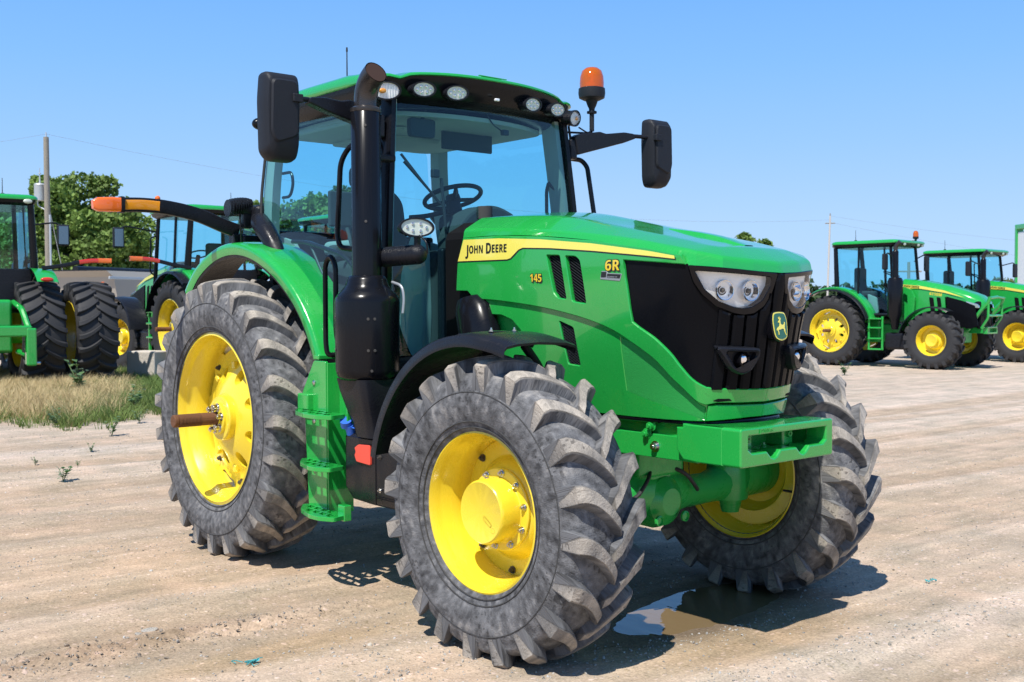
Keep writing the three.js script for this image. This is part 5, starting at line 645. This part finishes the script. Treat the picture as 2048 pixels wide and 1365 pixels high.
{ // far tree belt along the horizon
  const r = rng(71), gs = []; for (let k = 0; k < 170; k++) { const d = 210 + 60 * r(), p = EYE.clone().addScaledVector(AIM.f.clone().setY(0).normalize().applyAxisAngle(Y, (k / 169 - .5) * 3.0), d); const g = crownGeo(200 + k % 9, 420, 5 + 3 * r(), 2.2 + 1.2 * r(), 5, 1.0, [.05, .085, .03]); g.translate(p.x, 1.6 + r(), p.z); gs.push(g); }
  const m = part(scene, 'far_trees', mg(gs), M.crownA); tag(kind(m, 'stuff'), 'low belt of far trees along the horizon behind the yard', 'trees');
}
// ---------------------------------------------------------------- poles, lines, block, sign
M.wood = new THREE.MeshPhysicalMaterial({ color: C(.30, .27, .22), roughness: .9, bumpMap: rubberBump, bumpScale: .01 }); M.paleWood = new THREE.MeshPhysicalMaterial({ color: C(.52, .49, .45), roughness: .9 }); M.galv = new THREE.MeshPhysicalMaterial({ color: C(.55, .58, .60), roughness: .45, metalness: .5 }); M.concrete = new THREE.MeshPhysicalMaterial({ color: C(.60, .55, .48), roughness: .95, bumpMap: rubberBump, bumpScale: .01 }); M.wire = new THREE.MeshPhysicalMaterial({ color: C(.20, .20, .21), roughness: .7 });
{
  const b = at(97, 607, 36), top = at(95, 276, 36).y; const t = thing('utility_pole', 'grey wooden utility pole with transformer in front of the big tree', 'utility pole', [b.x, 0, b.z]);
  part(t, 'pole', cyl([0, -.2, 0], [0, top, 0], .105, .085, 16), M.wood); const ty = at(80, 385, 36).y, q = at(79, 385, 36), dx = q.x - b.x, dz = q.z - b.z; const tr = part(t, 'transformer', mg([lathe([[.001, ty - .28], [.17, ty - .27], [.18, ty - .2], [.18, ty + .22], [.19, ty + .24], [.15, ty + .29], [.001, ty + .30]], 'y', [dx, 0, dz], 24)]), M.galv); part(tr, 'bushing', mg([cyl([dx, ty + .28, dz], [dx, ty + .55, dz], .03, .02, 10), cyl([dx, ty + .55, dz], [dx, ty + .8, dz], .018, .012, 8), new THREE.TorusGeometry(.04, .012, 6, 14).rotateX(1.57).translate(dx, ty + .62, dz)]), M.galv);
  part(t, 'bracket', mg([tube([[dx * 1.3, ty - .15, dz * 1.3], [dx * 1.4, ty - .42, dz * 1.4], [0, ty - .62, 0]], .02, .1)]), M.galv); part(t, 'conduit', cyl([-dx * .35, 0, -dz * .35], [-dx * .35, ty - .75, -dz * .35], .035, .035, 10), M.galv); part(t, 'guy_wire', mg([cyl([0, top * .72, 0], at(128, 560, 37).sub(V(b.x, 0, b.z)).toArray(), .012, .012, 6)]), M.galv); part(t, 'insulator', mg([cyl([0, top - .02, 0], [0, top + .16, 0], .03, .02, 10)]), M.galv);
  const e = at(1661, 432, 52), t2 = thing('utility_pole', 'slim pale wooden pole far off left of the right tractor cab', 'utility pole', [e.x, 0, e.z]); part(t2, 'pole', cyl([-.12, -.2, .1], [0, e.y, 0], .05, .04, 12), M.paleWood); part(t2, 'insulator', mg([cyl([-.18, e.y - .35, .15], [.18, e.y - .35, -.15], .025, .025, 8), cyl([0, e.y, 0], [0, e.y + .12, 0], .03, .02, 8)]), M.wood);
  const p3 = at(1818, 575, 70), t3 = thing('utility_pole', 'far crossarm pole seen through the glass of the right tractor', 'utility pole', [p3.x, 0, p3.z]); part(t3, 'pole', cyl([0, -.2, 0], [0, 4.2, 0], .12, .09, 10), M.wood); part(t3, 'crossarm', mg([box(1.6, .1, .1, 0, 3.6, 0, .02).rotateY(.8)]), M.wood);
  const line = (a, bb, sag, label) => { const pts = []; for (let k = 0; k <= 14; k++) { const s = k / 14, p = a.clone().lerp(bb, s); p.y -= sag * 4 * s * (1 - s); pts.push(p.toArray()); } tag(part(scene, numbered('power_line'), tube(pts, .0034, .3, 5), M.wire), label, 'wire', 'power lines'); };
  line(V(b.x, top + .1, b.z), at(1661, 440, 52), 1.0, 'thin power line running from the transformer pole behind the tractor'); line(V(b.x, top + .1, b.z), at(-500, 290, 60), .6, 'thin power line leaving the transformer pole to the left'); line(at(1661, 432, 52), at(2500, 500, 62), .5, 'thin upper power line right of the slim far pole'); line(at(1661, 445, 52), at(2500, 560, 60), .4, 'thin lower power line right of the slim far pole');
  const cb = at(298, 722, 24), blk = part(scene, 'concrete_block', box(.75, .62, .6, 0, .31, 0, .03), M.concrete); blk.position.set(cb.x, 0, cb.z); blk.rotation.y = .5; tag(blk, 'pale concrete block standing between the dual wheels and the foreground tractor', 'concrete block');
  const sg = at(2046, 607, 44), s = thing('sign_pillar', 'tall green and white sign pillar at the right edge of the yard', 'sign', [sg.x, 0, sg.z], -.7); part(s, 'pillar_frame', mg([box(.16, 4.75, .30, -.36, 2.38, 0, .03), box(1.6, .2, .3, .5, 4.65, 0, .03)]), M.green); part(s, 'sign_panel', box(1.5, 4.3, .2, .48, 2.3, 0, .03), new THREE.MeshPhysicalMaterial({ color: C(.75, .78, .78), roughness: .4 }));
}
// ---------------------------------------------------------------- tractors parked around the yard
M.tyreClean = new THREE.MeshPhysicalMaterial({ color: C(.026, .026, .028), roughness: .7, bumpMap: rubberBump, bumpScale: .002 });
M.darkGlass = new THREE.MeshPhysicalMaterial({ color: C(.18, .22, .25), roughness: .12, metalness: .8 });
function yardTractor(label, pos, turn, o = {}) {
  const t = thing('parked_tractor', label, 'tractor', pos, turn, 'tractors parked around the yard'); if (o.scale) t.scale.setScalar(o.scale);
  const wb = o.wb || 2.70, RY = o.roofY || 3.22, tm = M.tyreClean, k = o.rearScale || 1, kf = o.frontScale || 1;
  for (const sd of [1, -1]) {
    const f = frontWheel(t, sd, tm, M.yellow, false); f.position.set(wb, .700 * kf, .90 * sd); f.scale.setScalar(kf); if (o.steer) f.rotation.y += o.steer;
    const zs = o.duals ? [.74, 1.60] : [.90]; zs.forEach((z, i) => { const w = rearWheel(t, sd, tm, M.yellow, false, !o.duals); w.position.set(0, .905 * k, z * sd); w.scale.set(k, k, k * (o.duals ? 1.45 : 1)); });
  }
  const ry = .905 * k;
  part(t, 'chassis', mg([box(2.5, .45, .5, 1.9, .85, 0, .04), box(1.2, .6, .6, .4, .9, 0, .06), cyl([0, ry, -.8], [0, ry, .8], .16, .16, 20), cyl([wb, .68 * kf, -.75], [wb, .68 * kf, .75], .10, .10, 18), box(.5, .25, .7, wb, .72, 0, .05)]), M.castGreen);
  // hood
  const hs = [[1.62, 2.22, .41, 2.00], [2.15, 2.16, .42, 1.95], [2.75, 2.04, .43, 1.84], [3.2, 1.90, .42, 1.72], [3.5, 1.78, .38, 1.62], [3.62, 1.66, .30, 1.55]];
  const hr = hs.map(([x, y, w, ys]) => { const q = roundPath([[x, ys - .08, w], [x, ys, w], [x, ys + (y - ys) * .55, w * .93], [x, y, w * .6], [x, y + .015, 0]], .05, 3); return [...q, ...q.slice(0, -1).reverse().map((p) => V(p.x, p.y, -p.z))]; });
  const hood = part(t, 'hood', loft(hr, { crease: .6 }), M.green); part(hood, 'hood_nose', loft([hr[5], hr[5].map((p) => V(p.x + .05, lerp(p.y, 1.5, .5), p.z * .6))], { caps: false }), M.green);
  for (const sd of [1, -1]) {
    const sp = part(t, 'side_panel', mg([ext([[1.62, 1.15], [1.62, 1.98], [2.15, 1.93], [2.75, 1.82], [2.80, 1.05], [2.2, 1.05]], .02, .004).translate(0, 0, sd > 0 ? .418 : -.438)]), M.green);
    part(sp, 'stripe', mg([ext([[1.64, 1.995], [1.64, 2.085], [2.15, 2.035], [2.75, 1.915], [3.25, 1.735], [2.75, 1.86], [2.15, 1.965]], .006, 0).translate(0, 0, sd > 0 ? .441 : -.447)]), M.stripe);
    part(t, 'side_grille', mg([ext([[2.84, 1.08], [2.79, 1.77], [3.20, 1.66], [3.50, 1.54], [3.58, 1.06], [3.40, .98]], .02, .004).translate(0, 0, sd > 0 ? .425 : -.445)]), M.grille);
    for (const [a, b] of [[2.36, 2.47], [2.55, 2.65]]) part(t, 'vent', ext(roundPoly([[a, 1.76], [b, 1.74], [b + .05, 1.36], [a + .05, 1.38]], .03), .008, 0).translate(0, 0, sd > 0 ? .442 : -.450), M.mesh);
    const hl = part(t, 'headlight', mg([box(.20, .14, .10, 3.50, 1.58, sd * .335, .04)]), M.blackGloss); part(hl, 'lens', mg([ext(roundPoly([[3.26, 1.66], [3.58, 1.58], [3.60, 1.48], [3.38, 1.50]], .03), .03, .008).translate(0, 0, sd > 0 ? .405 : -.435)]), M.chrome);
  }
  part(t, 'front_grille', mg([box(.10, .56, .66, 3.54, 1.26, 0, .03)]), M.grille);
  part(t, 'weight_carrier', mg([ext(shape(rrect(-.30, .86, .30, 1.03, .012), [rrect(-.25, .90, .25, .995, .01)]), .10, .006).rotateY(Math.PI / 2).translate(3.64, 0, 0), box(.40, .15, .50, 3.46, .945, 0, .02)]), M.green);
  // cab
  const cab = group(t, 'cab'), A0 = [1.60, 1.32, .74], A1 = [1.46, RY - .17, .68], Cc0 = [.02, 1.95, .74], C1 = [-.06, RY - .17, .68], B0 = [.62, 1.62, .755], B1 = [.60, RY - .17, .69];
  for (const sd of [1, -1]) { const m = (p) => [p[0], p[1], p[2] * sd]; part(cab, 'front_pillar', cyl(m(A0), m(A1), .045, .04, 8), M.blackPaint); part(cab, 'rear_pillar', cyl(m(Cc0), m(C1), .07, .055, 8), M.blackPaint); part(cab, 'middle_pillar', cyl(m(B0), m(B1), .028, .028, 8), M.blackPaint);
    const P = [A0, A1, C1, Cc0, [.45, 1.80, .75], [1.0, 1.32, .75]].map(m), tri = THREE.ShapeUtils.triangulateShape(P.map((p) => new THREE.Vector2(p[0], p[1])), []); const g = new THREE.BufferGeometry(); g.setAttribute('position', new THREE.Float32BufferAttribute(tri.flat().flatMap((i) => P[i]), 3)); g.computeVertexNormals(); part(cab, 'side_glass', g, M.glass);
    part(cab, 'sill', mg([cyl(m([.02, 1.95, .74]), m([.45, 1.80, .75]), .03, .03, 8), cyl(m([.45, 1.80, .75]), m([1.0, 1.32, .75]), .03, .03, 8), cyl(m([1.0, 1.32, .75]), m(A0), .035, .035, 8)]), M.plastic);
    part(cab, 'handrail', tube([m([1.40, 2.7, .76]), m([1.42, 2.68, .86]), m([1.45, 2.0, .87]), m([1.5, 1.95, .78])], .016, .06), M.blackPaint); }
  const quad = (a, b, c, d) => { const g = new THREE.BufferGeometry(); g.setAttribute('position', new THREE.Float32BufferAttribute([a, b, c, a, c, d].flat(), 3)); g.computeVertexNormals(); return g; };
  part(cab, 'windshield', quad([1.60, 1.5, -.72], [1.60, 1.5, .72], A1, [A1[0], A1[1], -A1[2]]), M.glass); part(cab, 'rear_window', quad([-.02, 2.02, .7], [-.02, 2.02, -.7], [C1[0], C1[1], -.66], [C1[0], C1[1], .66]), M.glass);
  part(cab, 'interior', mg([box(1.5, .06, 1.4, .75, 1.30, 0, .02), box(.05, .7, 1.36, .0, 1.68, 0, .02), box(.06, .62, 1.1, 1.54, 1.62, 0, .02)]), M.plastic); part(cab, 'seat', mg([box(.5, .16, .5, .55, 1.85, 0, .06), box(.14, .72, .48, .28, 2.18, 0, .06)]), M.seat); part(cab, 'trim_panel', mg([ext(roundPoly([[.85, 1.35], [1.10, 1.35], [1.05, 1.75], [.80, 1.85]], .04), .04, .01).translate(0, 0, .55), ext(roundPoly([[.85, 1.35], [1.10, 1.35], [1.05, 1.75], [.80, 1.85]], .04), .04, .01).translate(0, 0, -.6)]), M.trim);
  part(cab, 'steering_wheel', mg([new THREE.TorusGeometry(.2, .016, 8, 30).rotateX(Math.PI / 2 - .0).rotateZ(-.35).translate(1.15, 2.36, 0), cyl([1.15, 2.34, 0], [1.38, 1.75, 0], .04, .07, 12), box(.16, .3, .5, 1.46, 2.02, 0, .08)]), M.seat);
  const plan = (i) => [...rrect(-.16 + i, -.80 + i, 1.70 - i * 1.4, .80 - i, .14, 5)], ring = (i, y) => plan(i).map(([x, z]) => V(x, y, -z));
  const roof = part(t, 'roof', loft([ring(0, RY - .09), ring(-.005, RY - .06), ring(.01, RY - .03), ring(.06, RY - .005), ring(.2, RY), ring(.45, RY + .005)], { closed: true, caps: true, crease: .9 }), M.green); part(roof, 'roof_fascia', loft([ring(.012, RY - .08), ring(.03, RY - .15), ring(.08, RY - .19), ring(.16, RY - .19)], { closed: true, caps: true }), M.blackPaint);
  for (const sd of [1, -1]) { for (const [x, z, dx] of [[1.66, .66, 1], [1.68, .38, 1], [-.15, .62, -1]]) part(t, 'work_light', new THREE.SphereGeometry(.075, 14, 10).scale(.35, .55, 1).translate(x, RY - .12, z * sd), M.ledPlate); }
  // fenders
  for (const sd of [1, -1]) {
    const rg = [], R0 = 1.15 * k; for (let i = 0; i <= 24; i++) { const a = lerp(18, 128, i / 24) * Math.PI / 180; rg.push([[-.05, .98], [-.012, .985], [0, .965], [.008, .85], [.01, .64]].map(([d, z]) => V((R0 + d) * Math.cos(a), ry - .02 + (R0 + d) * Math.sin(a), sd * z))); }
    const fd = part(t, 'rear_fender', loft(rg, { crease: .9 }), M.green); if (!o.duals) part(fd, 'fender_edge', loft(rg.map((r) => [r[0], r[0].clone().add(V(0, -.01, sd * .15)), r[0].clone().add(V(0, -.05, sd * .165))]), {}), M.plastic);
    part(fd, 'tail_light', new THREE.SphereGeometry(.07, 16, 10).scale(.5, .55, 1.5).translate(R0 * Math.cos(2.20) - .02, ry + R0 * Math.sin(2.20), sd * .80), M.redLens);
    const ff = []; for (let i = 0; i <= 18; i++) { const a = lerp(168, 60, i / 18) * Math.PI / 180, Rf = .83 * kf; ff.push([[-.03, 1.12], [0, 1.10], [.01, .95], [.0, .74]].map(([d, z]) => V(wb + (Rf + d) * Math.cos(a), .69 * kf + (Rf + d) * Math.sin(a), sd * z))); } part(t, 'front_fender', loft(ff, { crease: .9 }), M.plastic);
    // mirrors and arms
    const mx = 1.55, mz = o.mirrorZ || 1.15; part(t, 'mirror_arm', tube([[1.50, RY - .45, sd * .70], [mx, RY - .35, sd * (mz - .15)], [mx, RY - .42, sd * mz]], .016, .06), M.plastic); const mi = part(t, 'mirror', box(.07, .40, .22, mx, RY - .58, sd * mz, .03), M.plasticGrey); part(mi, 'mirror_glass', box(.006, .34, .17, mx - .037, RY - .58, sd * mz, .002), M.darkGlass);
    part(t, 'step', mg([box(.05, .85, .05, 1.02, .85, sd * .92, .01), box(.05, .85, .05, 1.38, .85, sd * .92, .01), ...[.45, .72, .99, 1.22].map((y) => box(.36, .04, .16, 1.20, y, sd * .92, .01))]), M.green);
    part(t, 'fuel_tank', box(.62, .42, .34, 1.72, .66, sd * .72, .07), M.plastic);
    if (o.arms) { const z0 = sd * .80, pth = new THREE.CatmullRomCurve3([V(-.30, ry + R0 * .98, z0), V(-.30, ry + R0 * 1.02, sd * 1.10), V(-.30, ry + R0 * 1.10, sd * 1.55), V(-.30, ry + R0 * 1.11, sd * 1.95)]).getPoints(16), rs = rrect(-.02, -.035, .02, .035, .012, 3); const wa = part(t, 'warning_light_arm', sweep(pth, () => rs), M.plastic); part(wa, 'side_reflector', sweep(pth.slice(9, 14), () => rs.map(([a, b]) => [a * 1.08, b * 1.08])), M.redLens); part(wa, 'arm_lamp', sweep(pth.slice(13), () => rs.map(([a, b]) => [a * 1.25, b * 1.2])), M.orangeLens); }
  }
  // exhaust on the right
  const es = part(t, 'exhaust_stack', lathe([[.08, .95], [.13, 1.2], [.185, 1.32], [.19, 2.15], [.15, 2.24], [.075, 2.26], [.072, RY - .32], [.06, RY - .30]], 'y', [1.68, 0, .86], 28, .8), M.blackPaint); part(es, 'exhaust_pipe', tube([[1.68, RY - .34, .86], [1.68, RY - .20, .86], [1.80, RY - .08, .86]], .055, .12, 14), M.pipe);
  if (o.beacon) { const bc = part(t, 'beacon', lathe([[.03, RY - .02], [.03, RY + .05], [.07, RY + .07], [.075, RY + .12]], 'y', [1.45, 0, -.72], 18), M.plasticGrey); part(bc, 'beacon_dome', lathe([[.07, RY + .12], [.07, RY + .2], [.05, RY + .26], [.001, RY + .28]], 'y', [1.45, 0, -.72], 18, 1), M.amber); }
  part(t, 'antenna', mg([cyl([.3, RY, .3], [.3, RY + .30, .3], .008, .005, 6), cyl([.3, RY - .02, .3], [.3, RY + .04, .3], .05, .03, 12)]), M.rubberSeal);
  if (o.loader) for (const sd of [1, -1]) { part(t, 'loader_bracket', mg([ext([[2.0, 1.10], [2.05, 1.75], [1.95, 1.95], [1.75, 2.02], [1.70, 1.9], [1.85, 1.8], [1.88, 1.1]], .06, .006).translate(0, 0, sd > 0 ? .50 : -.56), box(.3, .2, .2, 1.95, 1.10, sd * .42, .02)]), M.green); part(t, 'guard_post', mg([tube([[3.30, .95, sd * .36], [3.60, 1.40, sd * .40], [3.80, 1.62, sd * .40], [3.84, 1.75, sd * .40]], .045, .08, 8), tube([[3.80, 1.62, sd * .40], [3.80, 1.25, sd * .40], [3.63, 1.0, sd * .38]], .03, .06, 8)]), M.green); }
  if (o.loader) part(t, 'brush_guard', mg([tube([[3.84, 1.72, .42], [3.84, 1.75, 0], [3.84, 1.72, -.42]], .035, .03, 8), tube([[3.80, 1.30, .42], [3.80, 1.30, -.42]], .028, .03, 8)]), M.green);
  if (o.hitch) { const h = part(t, 'hitch', mg([box(.16, .18, .95, -1.05, .98, 0, .03), box(.18, .62, .16, -1.05, .72, .46, .03), box(.18, .62, .16, -1.05, .72, -.46, .03), tube([[-.30, 1.45, .34], [-.75, 1.35, .38], [-1.0, 1.02, .44]], .05, .08, 8), tube([[-.30, 1.45, -.34], [-.75, 1.35, -.38], [-1.0, 1.02, -.44]], .05, .08, 8), cyl([-.3, .62, .40], [-1.02, .55, .46], .05, .05, 10), cyl([-.3, .62, -.40], [-1.02, .55, -.46], .05, .05, 10), box(.3, .9, .6, -.30, 1.05, 0, .06)]), M.green); part(h, 'hitch_pin', cyl([-1.05, .45, .50], [-1.05, .45, .60], .03, .03, 10), M.steel); }
  return t;
}
const deg = Math.PI / 180;
{ // the two on the right stand almost parallel to the foreground tractor
  const a = yardTractor('green tractor with amber roof beacon parked on the gravel at right', [-9.66, 0, -21.5], 4 * deg, { beacon: true, loader: true });
  const mk = (t, txt, x, y, s, slope) => part(t, 'lettering', new TextGeometry(txt, { font, size: s, depth: .004, curveSegments: 3 }).rotateZ(slope).translate(x, y, .449), M.decalBlack);
  mk(a, 'JOHN DEERE', 1.70, 2.02, .05, -.10); part(a, 'lettering', new TextGeometry('6110M', { font, size: .075, depth: .004, curveSegments: 3 }).rotateZ(-.12).translate(2.36, 1.81, .441), M.decalYellow);
  const b = yardTractor('green tractor half hidden behind the right tractor, cut by the picture edge', [-9.63, 0, -26.1], 2 * deg, { roofY: 3.12, mirrorZ: 1.5 }); mk(b, 'JOHN DEERE', 1.70, 2.02, .05, -.10);
  yardTractor('green tractor with dual rear wheels seen from behind at left edge', [-16.35, 0, -1.85], 174 * deg, { duals: true, scale: 1.16, roofY: 3.30, arms: true, hitch: true, mirrorZ: 1.55 });
  yardTractor('green tractor with orange light arm parked behind the foreground rear wheel', [-16.8, 0, -7.05], 180 * deg, { scale: 1.2, roofY: 3.24, arms: true, mirrorZ: 1.45, steer: .25 });
  yardTractor('green tractor whose roof shows behind the cab glass of the foreground tractor', [-16.8, 0, -11.0], 180 * deg, { scale: 1.2, roofY: 3.24, arms: true, mirrorZ: 1.3 });
}
{ // grey grain cart behind the left tractors
  const p = at(238, 607, 33), t = thing('grain_cart', 'tan grey steel grain cart behind the parked tractors at left', 'grain cart', [p.x, 0, p.z], 120 * deg); t.scale.setScalar(.88); M.cart = new THREE.MeshPhysicalMaterial({ color: C(.44, .40, .345), roughness: .55 });
  part(t, 'hopper', loft([[.45, .7, 1.0], [1.0, 1.0, 1.25], [1.85, 1.35, 1.75], [2.55, 1.40, 1.80], [2.90, 1.32, 1.70]].map(([w, z, y], i) => [V(-2.2 + i * .0 + (4 - i) * .25, y, -z), V(2.2 - (4 - i) * .25, y, -z), V(2.2 - (4 - i) * .25, y, z), V(-2.2 + (4 - i) * .25, y, z)].map((v) => v.setY([.9, 1.2, 1.9, 2.75, 2.95][i]))), { closed: true, caps: true, crease: .3 }), M.cart);
  for (const z of [1.37, -1.37]) part(t, 'side_rail', box(4.3, .10, .06, 0, 2.72, z, .02), M.galv); part(t, 'tarp', mg([cyl([-2.1, 3.0, 0], [2.1, 3.0, 0], .12, .12, 16), box(4.2, .04, 2.2, 0, 2.97, 0, .02)]), M.plastic); part(t, 'auger_tube', cyl([2.0, .9, -1.1], [2.4, 3.0, -1.3], .16, .16, 18), M.galv);
  for (const z of [1.2, -1.2]) { const w = rearWheel(t, z, M.tyreClean, M.yellow, false, false); w.position.set(0, .905, z); } part(t, 'marker_light', box(.06, .08, .10, -2.24, 2.55, 1.2, .02), M.orangeLens); part(t, 'drawbar', box(2.4, .2, .25, 3.0, .65, 0, .03), M.cart);
}
renderer.render(scene, camera);
